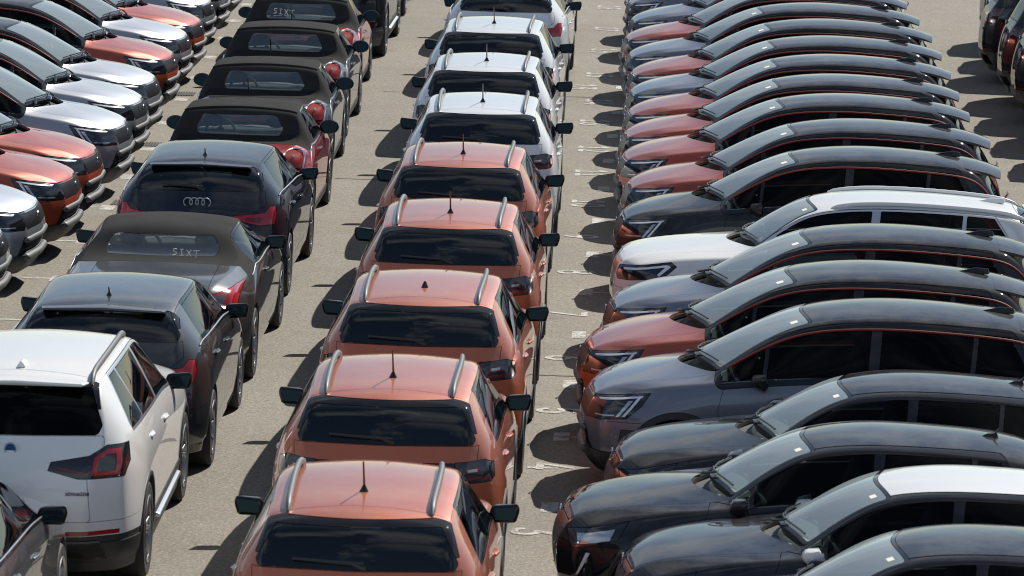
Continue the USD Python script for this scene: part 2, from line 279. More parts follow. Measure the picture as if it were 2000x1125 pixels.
        loop = list(idx[0, :]) + list(idx[1:, -1]) + list(idx[-1, -2::-1]) + list(idx[-2:0:-1, 0])   # the lower edge all round
        lo = v[loop].copy(); lo[:, 2] = 0.20; lo[:, :2] = v[loop][:, :2] * .985
        base = len(v); k = len(loop); v = np.vstack([v, lo, [[0, 0, 0.20]]])
        li = np.array(loop); lj = np.roll(li, -1); bi = base + np.arange(k); bj = np.roll(bi, -1); ce = np.full(k, base + k)
        f = np.vstack([f, np.c_[li, lj, bj], np.c_[li, bj, bi], np.c_[bi, bj, ce]])
        nn = np.vstack([Q.reshape(-1, 3) if normals else np.zeros((nr * nc, 3)), np.zeros((k + 1, 3))])
        vp = np.ascontiguousarray(np.hstack([v, nn]), np.float32)
        mm = trimesh.Trimesh(v, f, process=False)
        if mm.volume < 0: f = f[:, ::-1]
        man = m3.Manifold(m3.Mesh(vp, np.ascontiguousarray(f, np.uint32)))
        if man.is_empty(): raise RuntimeError(f'skin is not closed: {man.status()}')
        return man
    g.solid = solid
    g.B0, g.Bi, g.B2 = solid(0), solid(-.024, 2, False), solid(-.05, 2, False)
    g.Bp = solid(.008)
    def at(u, v, d=0.0):
        a_, b_ = np.clip(np.asarray(u, float) * nu, 0, G.shape[0] - 1.001), np.clip((np.asarray(v, float) + 8) * nv, 0, G.shape[1] - 1.001)
        i, j = a_.astype(int), b_.astype(int); x, y = (a_ - i)[..., None], (b_ - j)[..., None]
        f_ = lambda K: K[i, j] * (1 - x) * (1 - y) + K[i + 1, j] * x * (1 - y) + K[i, j + 1] * (1 - x) * y + K[i + 1, j + 1] * x * y
        return f_(G) + d * f_(N)
    g.at = at
    g.line = lambda u0, u1, v0, v1, n=24, d=0.0: at(np.linspace(u0, u1, n), np.linspace(v0, v1, n), d)
    return g
def emit(man, only_skin=False):
    """Manifold with carried normals -> arrays; faces that are not on the smooth skin get flat normals."""
    k = man.to_mesh(); vp = np.array(k.vert_properties, float); f = np.array(k.tri_verts, int)
    if vp.shape[1] < 6: vp = np.hstack([vp, np.zeros((len(vp), 3))])
    v, n = vp[:, :3], vp[:, 3:6]
    fn = np.cross(v[f[:, 1]] - v[f[:, 0]], v[f[:, 2]] - v[f[:, 0]]); fl = np.linalg.norm(fn, axis=1, keepdims=True)
    keep = fl[:, 0] > 1e-10; f, fn = f[keep], fn[keep] / fl[keep]
    ln = np.linalg.norm(n, axis=1)
    ok = (ln[f] > .6).all(1) & ((n[f].mean(1) * fn).sum(1) > .3)
    n = n / np.maximum(ln, 1e-9)[:, None]
    if only_skin: f, fn, ok = f[ok], fn[ok], ok[ok]
    fs, ff, nf = f[ok], f[~ok], fn[~ok]
    V = np.vstack([v, v[ff].reshape(-1, 3)]); Nn = np.vstack([n, np.repeat(nf, 3, 0)])
    F = np.vstack([fs, len(v) + np.arange(len(ff) * 3).reshape(-1, 3)])
    used = np.unique(F); re = np.full(len(V), -1); re[used] = np.arange(len(used))
    return V[used], re[F], Nn[used]

def wheel_parts(r, wd, style, n=40):
    tyre = lathe([(r * .66, -wd / 2 + .01), (r * .70, -wd / 2), (r * .93, -wd / 2 - .004), (r * .985, -wd / 2 + .018), (r, -wd / 2 + .045), (r, wd / 2 - .045), (r * .985, wd / 2 - .018), (r * .93, wd / 2 + .004), (r * .70, wd / 2), (r * .66, wd / 2 - .01), (r * .66, -wd / 2 + .01)], n)
    barrel = lathe([(r * .665, -wd / 2 + .02), (r * .665, wd / 2 - .004), (r * .70, wd / 2 + .004), (r * .69, wd / 2 + .008), (r * .63, wd / 2 - .002), (r * .60, -wd / 2 + .03), (r * .665, -wd / 2 + .02)], n)
    ms = [barrel]; ns = 5 if style == 5 else 10
    for k in range(ns):
        a0 = 2 * np.pi * k / ns
        for da in ((-.17, .17) if style == 5 else (0,)):
            a1 = a0 + da
            h = hull([(.055 * math.cos(a0 + da * .6), wd / 2 - .035, .055 * math.sin(a0 + da * .6), .018, .012, .018), (r * .64 * math.cos(a1), wd / 2 - .012, r * .64 * math.sin(a1), .020, .010, .020)], 6)
            ms.append(tri(h))
    ms.append(lathe([(0.0001, wd / 2 - .02), (.06, wd / 2 - .025), (.065, wd / 2 - .06), (.0001, wd / 2 - .06)], 16))
    disc = lathe([(.05, wd / 2 - .09), (r * .5, wd / 2 - .09), (r * .5, wd / 2 - .115), (.05, wd / 2 - .115), (.05, wd / 2 - .09)], 24)
    return fin(tyre, 40), fin(cat(*ms), 35), fin(disc, 35)

def mirror_shapes(kind, x, y, z, side):
    """Housing and glass of a door mirror; side +1 = left (y>0)."""
    s = side
    if kind == 'round':
        body = hull([(x + .05, s * (y + .02), z, .075, .085, .065), (x - .01, s * (y + .02), z, .03, .115, .085)], 14)
        gp = Point(0, 0).buffer(1, 12); gp = affinity.scale(gp, .094, .068)
    else:
        body = hull([(x + .055, s * (y - .05), z - .005, .05, .045, .055), (x + .045, s * (y + .05), z + .005, .05, .04, .05), (x - .012, s * (y - .075), z - .01, .018, .03, .062), (x - .012, s * (y + .085), z + .022, .018, .022, .045), (x - .012, s * (y + .06), z - .045, .018, .03, .025)], 12)
        gp = rnd(Polygon([(-.078, -.050), (.062, -.044), (.080, -.008), (.074, .042), (-.062, .034)]), .02)
    arm = hull([(x + .03, s * (y - .20), z - .085, .03, .03, .016), (x + .03, s * (y - .03), z - .05, .035, .04, .02)], 8)
    gp = affinity.translate(affinity.scale(gp, s, 1, origin=(0, 0)), s * (y + (.02 if kind == 'round' else .005)), z + (0 if kind == 'round' else 0))
    glass_ = py(gp, x - .0335 if kind != 'round' else x - .044, x - .026)
    glass_ = glass_.translate((-x + .03, 0, -z)).rotate((0, 8.0, 0)).translate((x - .03, 0, z))
    return fin(body, 50), fin(tri(arm), 50), fin(tri(glass_), 30)

def build_car(F):
    """Returns the list of parts [(path, arrays, look)] of one model."""
    g = make_skin(F); K = F['kit']; parts = []
    add = lambda path, arr, look: parts.append((path, arr, look))
    S = g.B0 - g.Bi; Sp = g.Bp - g.Bi
    core = g.Bi; GAP = .004
    at, line = g.at, g.line
    wells = None
    for x in (g.ax, g.bx):
        for s in (-1, 1):
            c_ = px(Point(x, g.wr - .005).buffer(g.wr + .045, 24), *((.52, 1.3) if s > 0 else (-1.3, -.52)))
            wells = c_ if wells is None else wells + c_
    cavbox = m3.Manifold.cube((g.xc - .02 - (g.xw + .12), 2.2, 1.4)).translate((g.xw + .12, -1.1, .55))
    core = core - (g.B2 ^ cavbox) - wells
    S, Sp = S - wells, Sp - wells
    st = [S, core]
    def cut(path, prism, look, shrunk=None, proud=False, glass=False, deep=False, keep=True):
        """Take the skin inside the prism out as a part of its own."""
        src = Sp if proud else st[0]
        piece = src ^ (shrunk if shrunk is not None else prism)
        st[0] = st[0] - prism
        if glass: st[1] = st[1] - prism
        if keep and not piece.is_empty():
            add(path, emit(piece, only_skin=glass), look)
        return piece
    def region(poly, mk, a, b, **kw):
        return mk(poly, a, b), mk(poly.buffer(-GAP / 2), a, b)
    def cutpoly(path, poly, mk, a, b, look, **kw):
        cut(path, mk(poly.buffer(GAP / 2), a, b), look, mk(poly.buffer(-GAP / 2), a, b), **kw)
    g.cut, g.cutpoly = cut, cutpoly
    # --- windscreen
    w0, w1, wv = K.get('ws', (7.05, 8.88, 1.78))
    pl = np.vstack([line(w0, w0, -wv, wv, 20)[:, :2], line(w0, w1, wv, wv - .06, 16)[:, :2], line(w1, w1, wv - .06, -wv + .06, 14)[:, :2], line(w1, w0, -wv + .06, -wv, 16)[:, :2]])
    wp = rnd(Polygon(pl).buffer(0), .03)
    cutpoly('windscreen', wp, pz, g.zc - .12, 2.2, K.get('ws_glass', 'glass_clear'), glass=True)
    if K.get('ws_frame', True):
        cutpoly('windscreen_frame', wp.buffer(.03), pz, g.zc - .10, 2.2, 'gloss_black')
    # --- cowl under the wipers, sunk below the bonnet edge
    edge_v = np.linspace(-1.95, 1.95, 31); edge = lambda off: at(5.92 + .95 * np.abs(edge_v / 1.95) ** 2.2 + off, edge_v)[:, :2]
    cp = np.vstack([edge(0.0), line(w0 + .05, w0 + .05, 1.9, -1.9, 20)[:, :2]])
    cp = Polygon(cp).buffer(0)
    low = (g.solid(-.065, 2, False) - g.solid(-.085, 2, False)) ^ pz(cp, g.zc - .2, g.zc + .2)
    st[0] = st[0] - pz(cp.buffer(.002), g.zc - .2, g.zc + .3); st[1] = st[1] - pz(cp, g.zc - .16, g.zc + .3)
    add('cowl', emit(low), 'cowl_plastic')
    # --- rear window
    if 'rw' in K:
        cutpoly('rear_window', K['rw'], py, g.xr - .3, g.xrr + K.get('rwx', .15), K.get('rw_glass', 'glass_dark'), glass=True)
    if 'rwf' in K:
        cutpoly('rear_window_frame', K['rwf'], py, g.xr - .3, K.get('rwfx', g.xe + .25), 'gloss_black')
    # --- side glass
    top = line(7.0, 13.0, K.get('dlo_v', 2.62), K.get('dlo_v', 2.62), 60)
    bot = line(6.2, 13.4, 4.72, 4.72, 60)
    under = Polygon(np.vstack([top[:, [0, 2]], [[top[-1, 0] - .5, top[-1, 2] - .3], [-3, .4], [3, .4], [top[0, 0] + .1, .4]]])).buffer(0)
    above = Polygon(np.vstack([[[3, bot[0, 2] - .02]], bot[:, [0, 2]], [[-3, bot[-1, 2]], [-3, 2.5], [3, 2.5]]])).buffer(0)
    dlo = under.intersection(above).intersection(Polygon(K['dlo']))
    dlo = max(getattr(dlo, 'geoms', [dlo]), key=lambda q: q.area)
    dlo = rnd(dlo, .02); g.dlo = dlo
    for s, (y0, y1) in enumerate(((.25, 1.3), (-1.3, -.25))):
        fr = dlo.buffer(K.get('frame', .022))
        panes = dlo
        for (xa, xb, wd) in K['pillars']:
            panes = panes.difference(LineString([(xa, .8), (xb, 1.7)]).buffer(wd))
        for pane in sorted((q for q in getattr(panes, 'geoms', [panes]) if q.area > .004), key=lambda q: -q.centroid.x):
            pane = rnd(pane, .012)
            cutpoly('side_window', pane, px, y0, y1, K['side_glass'] if pane.centroid.x > K.get('tint_x', -.35) else K.get('rear_side_glass', K['side_glass']), glass=True)
        cutpoly('window_frame', fr, px, y0, y1, K.get('frame_look', 'gloss_black'), proud=False)
    # --- lamps, grilles and trims listed by the model
    for path, poly, ax_, a, b, look, kw in K.get('trims', []):
        mk = {'x': px, 'y': py, 'z': pz}[ax_]
        if kw.get('both'):
            if ax_ == 'x': pr = lambda q: mk(q, a, b) + mk(q, -b, -a)
            else: pr = lambda q: mk(q, a, b) + mk(affinity.scale(q, -1, 1, origin=(0, 0)) if ax_ == 'y' else affinity.scale(q, 1, -1, origin=(0, 0)), a, b)
            for s in (0, 1):
                if ax_ == 'x': one = (lambda q, s=s: mk(q, a, b) if s == 0 else mk(q, -b, -a))
                elif ax_ == 'y': one = (lambda q, s=s: mk(q if s == 0 else affinity.scale(q, -1, 1, origin=(0, 0)), a, b))
                else: one = (lambda q, s=s: mk(q if s == 0 else affinity.scale(q, 1, -1, origin=(0, 0)), a, b))
                nm = path if s == 0 else path
                pris = one(poly.buffer(GAP / 2)); shr = one(poly.buffer(-GAP / 2))
                if kw.get('over'):          # laid on what is there already, a few mm proud
                    d = kw['over']; src = g.solid(d) - g.solid(d - .006, 1, False)
                    pc = (src ^ one(poly)) - wells
                    if not pc.is_empty(): add(nm, emit(pc), look)
                else:
                    cut(nm, pris, look, shr, proud=kw.get('proud', False))
        else:
            if kw.get('over'):
                d = kw['over']; pc = ((g.solid(d) - g.solid(d - .006, 1, False)) ^ mk(poly, a, b)) - wells
                if not pc.is_empty(): add(path, emit(pc), look)
            elif kw.get('recess'):
                d = kw['recess']; pc = ((g.solid(-d, 2, False) - g.solid(-d - .02, 2, False)) ^ mk(poly, a, b)) - wells
                st[0] = st[0] - mk(poly, a, b); st[1] = st[1] - mk(poly, a, b)
                if not pc.is_empty(): add(path, emit(pc), look)
            else:
                cutpoly(path, poly, mk, a, b, look, proud=kw.get('proud', False))
    # --- lower cladding and wheel arches
    if K.get('clad'):
        cw = K.get('cladw', .055)
        for x in (g.ax, g.bx):
            for y0, y1 in ((.5, 1.3), (-1.3, -.5)):
                cutpoly('arch_trim', Point(x, g.wr - .005).buffer(g.wr + .045 + cw, 24), px, y0, y1, K['clad'], proud=True)
        cutpoly('sill_trim', sbox(-3, 0, 3, K.get('cladz', .40)), px, -1.3, 1.3, K['clad'], proud=True)
    # --- roof, bonnet, doors, tailgate
    if K.get('spoiler_x'):
        cutpoly('spoiler', Polygon([(K['spoiler_x'], 1.36), (K['spoiler_x'] + .02, 1.8), (-3, 1.8), (-3, 1.40)]), px, -1.3, 1.3, K['roof'])
    if K.get('roof'):
        belt = line(6.92, 13.2, K.get('roof_v', 4.75), K.get('roof_v', 4.75), 50)[:, [0, 2]]
        rp = Polygon(np.vstack([belt, [[belt[-1, 0] - .02, belt[-1, 1] + .02]] if not K.get('roof_tail') else K['roof_tail'], [[-3 if not K.get('roof_tail') else K['roof_tail'][-1][0], 2.4], [belt[0, 0] + .0, 2.4]]])).buffer(0)
        cutpoly('roof', rp, px, -1.3, 1.3, K['roof'])
    h0, h1, hv = K.get('bonnet', (3.12, 5.86, 2.05))
    hp = np.vstack([line(h0, h0, -hv + .1, hv - .1, 20)[:, :2], line(h0 + .05, h1 + .75, hv, hv - .02, 18)[:, :2], edge(.02)[::-1], line(h1 + .75, h0 + .05, -hv + .02, -hv, 18)[:, :2]])
    cutpoly('bonnet', Polygon(hp).buffer(0), pz, g.zl - .06, g.zc + .3, 'paint')
    for xs_ in K['doors']:
        (fa, fb, rb) = xs_
        zb = lambda x: float(np.interp(x, [g.xe, g.xc], [g.zb1, g.zb0])) - .0
        for y0, y1 in ((.3, 1.3), (-1.3, -.3)):
            bz = K.get('cladz', .40) + .015 if K.get('clad') else .36
            fd = Polygon([(fa, bz), (fa + .015, .8), (fa - .04, zb(fa) + .02), (fb - .05, zb(fb) + .06), (fb, .8), (fb, bz)])
            cutpoly('door', rnd(fd, .03), px, y0, y1, 'paint')
            if rb is not None:
                arch = Point(g.bx, g.wr).buffer(g.wr + .13, 20)
                rd = Polygon([(fb - .012, bz), (fb - .012, .8), (fb - .062, zb(fb) + .06), (rb, zb(rb) + .03), (rb + .02, .85), (rb + .12, bz)]).difference(arch)
                rd = max(getattr(rd, 'geoms', [rd]), key=lambda q: q.area)
                cutpoly('door', rnd(rd, .03), px, y0, y1, 'paint')
    if K.get('tailgate') is not None:
        cutpoly('tailgate', K['tailgate'], py, g.xr - .3, g.xe + .12, 'paint')
    if K.get('bumper_front', True):
        cutpoly('bumper', sbox(g.ax + .2, .1, 3, K.get('bumpz', g.zbum + .06)), px, -1.3, 1.3, 'paint')
    cutpoly('bumper', sbox(-3, .1, g.bx - .25, K.get('rbumpz', .60)), px, -1.3, 1.3, 'paint')
    add('body', emit(st[0]), 'paint')
    add('chassis', emit(st[1]), 'interior_dark')
    # --- wheels
    ty, ri, di = wheel_parts(g.wr, .215, K.get('rim', 5))
    for x in (g.ax, g.bx):
        for s in (1, -1):
            yy = s * (g.W - .115)
            def mv(a):
                v, f, n = a; v, n = v.copy(), n.copy()
                if s < 0:
                    v[:, 1] *= -1; n[:, 1] *= -1; f = f[:, ::-1]
                return v + [x, yy, g.wr], f, n
            add('wheel/tyre', mv(ty), 'tyre_rubber'); add('wheel/rim', mv(ri), K.get('rim_look', 'alloy')); add('wheel/brake_disc', mv(di), 'satin_silver')
    # --- mirrors
    mx, my, mz, mk_ = K['mirror']
    for s in (1, -1):
        b_, a_, gl = mirror_shapes(mk_, mx, my, mz, s)
        add('door_mirror/housing', b_, K.get('mirror_look', 'gloss_black')); add('door_mirror/arm', a_, 'black_plastic'); add('door_mirror/mirror_glass', gl, 'mirror_silver')
    # --- handles
    for (hx, hz) in K.get('handles', []):
        for s in (1, -1):
            q = g.B0; ys = []
            j = np.argmin(np.abs(g.G[:, :, 0] - hx) + np.abs(g.G[:, :, 2] - hz) + (g.G[:, :, 1] * s < 0) * 9)
            p = g.G.reshape(-1, 3)[j]
            hh = hull([(hx - .09, p[1] + s * .006, hz, .013), (hx, p[1] + s * .024, hz + .002, .012), (hx + .09, p[1] + s * .006, hz, .013)], 10)
            add('door_handle', fin(tri(hh), 60), K.get('handle_look', 'paint'))
    # --- wipers
    for v0, v1, u0_ in ((-.2, 1.45, 7.1), (-1.5, .05, 7.12)) if K.get('wipers', True) else ():
        p = line(u0_, u0_ + .04, v0, v1, 10, .024); q = line(6.55, u0_ + .02, v0 + .05, v0 + .35 * (v1 - v0), 6, .028)
        add('wiper', fin(cat(tube(p, .008, 6), tube(q, np.linspace(.015, .009, 6), 6)), 50), 'wiper_black')
    # --- cabin
    sw = K.get('cabin', (.25, -.75)); zf = K.get('floor', .46)
    core2 = g.solid(-.06, 2, False)
    dash = hull([(g.xc - .20, .62, .78, .10), (g.xc - .20, -.62, .78, .10), (g.xc - .02, .6, .93, .06), (g.xc - .02, -.6, .93, .06), (g.xc - .36, .60, .90, .05), (g.xc - .36, -.60, .90, .05), (g.xc - .3, .55, .6, .05), (g.xc - .3, -.55, .6, .05)], 8)
    dash = (dash ^ core2)
    if not dash.is_empty(): add('dashboard', fin(tri(dash), 40), K.get('dash_look', 'interior_grey'))
    if K.get('papers', False):
        pa = trimesh.creation.box((.16, .22, .004)); pa.apply_transform(trimesh.transformations.euler_matrix(.05, .08, .3)); pa.apply_translation((g.xc - .22, .25, .962))
        add('dashboard_paper', fin(pa, False), 'paper')
    for s in (1, -1):
        x = sw[0]
        seat = cat(hull([(x - .22, s * .36, zf + .1, .20, .22, .12), (x + .22, s * .36, zf + .12, .13, .22, .11)], 10), hull([(x - .30, s * .36, zf + .2, .09, .22, .08), (x - .46, s * .36, zf + .68, .07, .19, .08)], 10), hull([(x - .49, s * .36, zf + .86, .05, .12, .075)], 10))
        add('seat', fin(seat, 50), 'interior_dark')
    bench = cat(hull([(sw[1] + .2, .5, zf + .1, .16, .12, .12), (sw[1] + .2, -.5, zf + .1, .16, .12, .12), (sw[1] - .15, .5, zf + .1, .12), (sw[1] - .15, -.5, zf + .1, .12)], 8), hull([(sw[1] - .22, .5, zf + .2, .08), (sw[1] - .22, -.5, zf + .2, .08), (sw[1] - .36, .48, zf + .62, .07), (sw[1] - .36, -.48, zf + .62, .07)], 8), *[hull([(sw[1] - .39, y, zf + .73, .05, .11, .07)], 8) for y in (.36, -.36)])
    add('rear_seat', fin(bench, 50), 'interior_dark')
    whl = trimesh.creation.torus(.18, .017, 24, 8); hub = trimesh.creation.icosphere(2, .06); hub.apply_scale((1.6, 1, .5)); whl = trimesh.util.concatenate([whl, hub, trimesh.creation.box((.34, .03, .02))])
    whl.apply_transform(trimesh.transformations.euler_matrix(0, -math.radians(62), 0)); whl.apply_translation((g.xc - .50, .36, .90))
    add('steering_wheel', fin(whl, 40), 'interior_dark')
    for fn in K.get('extras', []): fn(g, add)
    if K.get('scale'): parts = [(p_, (np.asarray(a[0]) * K['scale'], a[1], a[2]), l_) for p_, a, l_ in parts]
    g.parts = parts
    return g

jit = np.random.default_rng(11)
def place(name, g, looks, loc, rz, label, category, group=None, first={}):
    """The first of a kind and colour is written out with its parts; later ones refer to it."""
    key = (id(g), tuple(sorted(looks.items()))); path = '/World/' + numbered(name)
    x = UsdGeom.Xform.Define(stage, path); o = x.GetPrim(); rz = rz + jit.uniform(-.55, .55)
    if key in first:
        o.GetReferences().AddInternalReference(first[key]); o.SetInstanceable(True)
        x = UsdGeom.Xformable(o); x.ClearXformOpOrder()
        ops = {op.GetOpName(): op for op in x.GetOrderedXformOps()}
        UsdGeom.XformCommonAPI(o)
        o.CreateAttribute('xformOp:translate', Sdf.ValueTypeNames.Double3).Set(Gf.Vec3d(*loc)); o.CreateAttribute('xformOp:rotateZ', Sdf.ValueTypeNames.Float).Set(rz)
        o.CreateAttribute('xformOpOrder', Sdf.ValueTypeNames.TokenArray, False, Sdf.VariabilityUniform).Set(['xformOp:translate', 'xformOp:rotateZ'])
    else:
        first[key] = path
        x.AddTranslateOp().Set(Gf.Vec3d(*loc)); x.AddRotateZOp().Set(rz)
        cnt = {}
        for p, arr, look in g.parts:
            segs = p.split('/')
            if len(segs) == 1:
                k = cnt.get(p, 0); cnt[p] = k + 1
                full = f'{path}/{p}' + (f'_{k:03d}' if k else '')
            else:                                   # thing > part > sub-part: a new part whenever its sub-part repeats
                head, leaf = segs; k = cnt.get(p, 0); cnt[p] = k + 1
                hp = f'{path}/{head}' + (f'_{k:03d}' if k else '')
                if not stage.GetPrimAtPath(hp): UsdGeom.Xform.Define(stage, hp)
                full = f'{hp}/{leaf}'
            put(full, arr, looks.get(look, look))
    tag(o, label, category, group)
    return o

# ------------------------------------------------------------------ small fittings shared by the models
P = Polygon
def ribbon(path, u0, u1, v0, v1, w, look, d=.006, n=40):
    def fn(g, add):
        for s in (1, -1):
            p = g.line(u0, u1, s * v0, s * v1, n, d)
            add(path, fin(tube(p, w, 6), 60), look)
    return fn
def fin_antenna(x, kind='fin', look='gloss_black', y=0.0):
    def fn(g, add):
        j = np.argmin(np.abs(g.G[:, 40, 0] - x) + (g.G[:, 40, 2] < 1.1) * 5); z = g.G[j, 40, 2]
        if kind == 'fin':
            m = hull([(x + .15, 0, z, .012, .012, .006), (x - .02, 0, z, .03, .038, .012), (x - .12, 0, z, .02, .034, .012), (x - .115, 0, z + .030, .016, .012, .010), (x - .02, 0, z + .034, .03, .014, .010), (x + .06, 0, z + .018, .02, .012, .008)], 10)
            add('antenna', fin(tri(m), 50), look)
        elif kind == 'stub':
            m = cat(hull([(x + .06, 0, z, .012, .012, .006), (x - .045, 0, z, .02, .024, .010), (x - .045, 0, z + .022, .012, .012, .008), (x + .01, 0, z + .020, .014, .012, .008)], 10), tube([(x - .03, 0, z + .02), (x - .075, 0, z + .07)], [.008, .006], 6))
            add('antenna', fin(m, 50), look)
        else:
            b = hull([(x + .05, 0, z, .012, .012, .006), (x - .03, 0, z, .03, .032, .01), (x - .01, 0, z + .03, .012)], 10)
            mast = tube([(x, 0, z + .03), (x - .09, 0, z + .13), (x - .17, 0, z + .225)] if kind == 'mast' else [(x, 0, z + .02), (x - .1, 0, z + .13), (x - .2, 0, z + .24)], [.009, .007, .006], 6)
            bead = cat(b, mast) if kind == 'mast' else mast
            add('antenna', fin(bead, 50), look)
    return fn
def rails(u0, u1, v, look, h=.05, w=.019):
    def fn(g, add):
        for s in (1, -1):
            base = g.line(u0, u1, s * v, s * v, 26)
            t = np.linspace(0, 1, 26); lift = h * np.minimum(1, np.minimum(t, 1 - t) / .14) ** .6
            p = base + np.c_[np.zeros(26), np.zeros(26), lift]
            r = w * np.clip(np.minimum(t, 1 - t) / .05 + .55, 0, 1)
            foot = [hull([(q[0] + k, q[1], q[2] + .004, .05, .018, .012), (q[0] - .0, q[1], q[2] + h * .6, .025, .014, .012)], 8) for q, k in ((base[2], .0), (base[-3], .0))]
            add('roof_rail', fin(cat(tube(p, r, 8, 1.25), *foot), 60), look)
    return fn
def spoiler(look, x0=.04, back=.17, y0=.47, y1=.43, drop=.05, zoff=-.012, th=.014):
    def fn(g, add):
        m = hull([(g.xe + x0, s * y0, g.ze + zoff - g.tdrop * .55, .02, .02, .010) for s in (1, -1)] + [(g.xe + x0, 0, g.ze + zoff, .02, .05, .016)] +
                 [(g.xe - back, s * y1, g.ze - drop - g.tdrop * .4, .012, .02, th) for s in (1, -1)] + [(g.xe - back - .02, 0, g.ze - drop, .012, .05, th)], 12)
        add('spoiler', fin(tri(m), 40), look)
    return fn
def ring(path, c, r, t, look, axis='x', n=1, step=0.0):
    def fn(g, add):
        ms = []
        for k in range(n):
            m = trimesh.creation.torus(r, t, 20, 6)
            m.apply_transform(trimesh.transformations.rotation_matrix(np.pi / 2, [0, 1, 0])); m.apply_translation((c[0], c[1] + (k - (n - 1) / 2) * step, c[2])); ms.append(m)
        add(path, fin(trimesh.util.concatenate(ms), 50), look)
    return fn
def surf_x(g, y, z, rear=True):
    """x of the skin's rear (or front) face at (y, z)."""
    q = g.G.reshape(-1, 3); sel = q[q[:, 0] < g.bx - .1] if rear else q[q[:, 0] > g.ax + .1]
    return float(sel[np.argmin((sel[:, 1] - y) ** 2 + (sel[:, 2] - z) ** 2), 0])
def rear_ring(path, y, z, r, t, look, n=1, step=0.0):
    return lambda g, add: ring(path, (surf_x(g, y, z) - .003, y, z), r, t, look, n=n, step=step)(g, add)
def front_ring(path, z, r, t, look):
    return lambda g, add: ring(path, (surf_x(g, 0, z, False) - .004, 0, z), r, t, look)(g, add)
def rear_text(path, text, y, z, h, look):
    def fn(g, add):
        m = meshkit.text_mesh(text, h, .006, True); v = m.vertices.copy(); w_ = v[:, 0].max()
        yy = y + w_ / 2 - v[:, 0]; zz = z + v[:, 1]; xs_ = np.array([surf_x(g, a, b) for a, b in zip(yy, zz)])
        m.vertices = np.c_[xs_ - .003 - v[:, 2] * .5, yy, zz]
        if m.volume < 0: m.invert()
        add(path, fin(m, False), look)
    return fn
def scrawl(path, y, z, h):
    """Four chalk-like capital letters, hand drawn on the rear glass, read from behind."""
    S_ = {'S': [[(.8, .95), (.4, 1.0), (.1, .8), (.4, .55), (.8, .4), (.75, .1), (.1, .02)]], 'I': [[(.15, 1.0), (.75, .98)], [(.45, 1.0), (.42, .03)], [(.1, .03), (.8, .0)]],
          'X': [[(.1, 1.0), (.8, .0)], [(.8, 1.0), (.1, .0)]], 'T': [[(.0, .96), (1.0, 1.02)], [(.55, 1.0), (.42, -.1)]]}
    def fn(g, add):
        ms = []
        for k, ch in enumerate('SIXT'):
            ms = []
            for st_ in S_[ch]:
                q = np.array(st_, float); t = np.linspace(0, len(q) - 1, 9); q = np.c_[np.interp(t, range(len(q)), q[:, 0]), np.interp(t, range(len(q)), q[:, 1])]
                ys, zs = y - (k * 1.15 + q[:, 0]) * h * .95 + 1.9 * h, z + q[:, 1] * h - .006 * k
                ms.append(tube(np.array([[surf_x(g, a, b) - .002, a, b] for a, b in zip(ys, zs)]), .004, 5))
            m_ = m3.Manifold()
            for q_ in ms: m_ = m_ + m3.Manifold(m3.Mesh(np.ascontiguousarray(q_.vertices, np.float32), np.ascontiguousarray(q_.faces, np.uint32)))
            add('written_letter', fin(tri(m_), 60), 'paper')
    return fn
def sticker(g, add):
    for k, (v, look) in enumerate(((1.25, 'paper'),)):
        p = [g.at(np.array(u), np.array(w_), .002) for u, w_ in ((8.62, v - .12), (8.62, v + .12), (8.74, v + .12), (8.74, v - .12))]
        add('windscreen_sticker', (np.array(p), np.array([[0, 1, 2], [0, 2, 3]]), np.tile(g.at(np.array(8.7), np.array(v), 1.0) - g.at(np.array(8.7), np.array(v), 0.0), (4, 1))), look)
def rear_wiper(y0, y1, z, lift=.0):
    def fn(g, add):
        ys = np.linspace(y0, y1, 8)
        p = np.array([[surf_x(g, y, z) - .02 - lift * ((y - y0) / (y1 - y0 + 1e-9)), y, z + .02 * i / 8] for i, y in enumerate(ys)])
        b = hull([(p[0, 0] + .005, y0, z - .03, .025), (p[1, 0], p[1, 1], z, .018)], 8)
        add('rear_wiper', fin(cat(tube(p, np.linspace(.016, .010, 8), 6), b), 50), 'black_plastic')
    return fn
def raised_wiper(g, add):
    x = surf_x(g, 0, g.zw + .02)
    p = [(x - .005, 0, g.zw - .02), (x - .05, .02, g.zw + .01), (x - .075, .08, g.zw + .06), (x - .05, .20, g.zw + .09)]
    add('rear_wiper', fin(tube(p, [.018, .014, .010, .008], 6), 50), 'satin_silver')

# ------------------------------------------------------------------ the models
def mirrored(pts): return P([(-y, z) for y, z in pts] + [(y, z) for y, z in pts[::-1]])
FLAT = lambda w0, w1, z0, z1: P([(-w0, z0), (w0, z0), (w1, z1), (-w1, z1)])

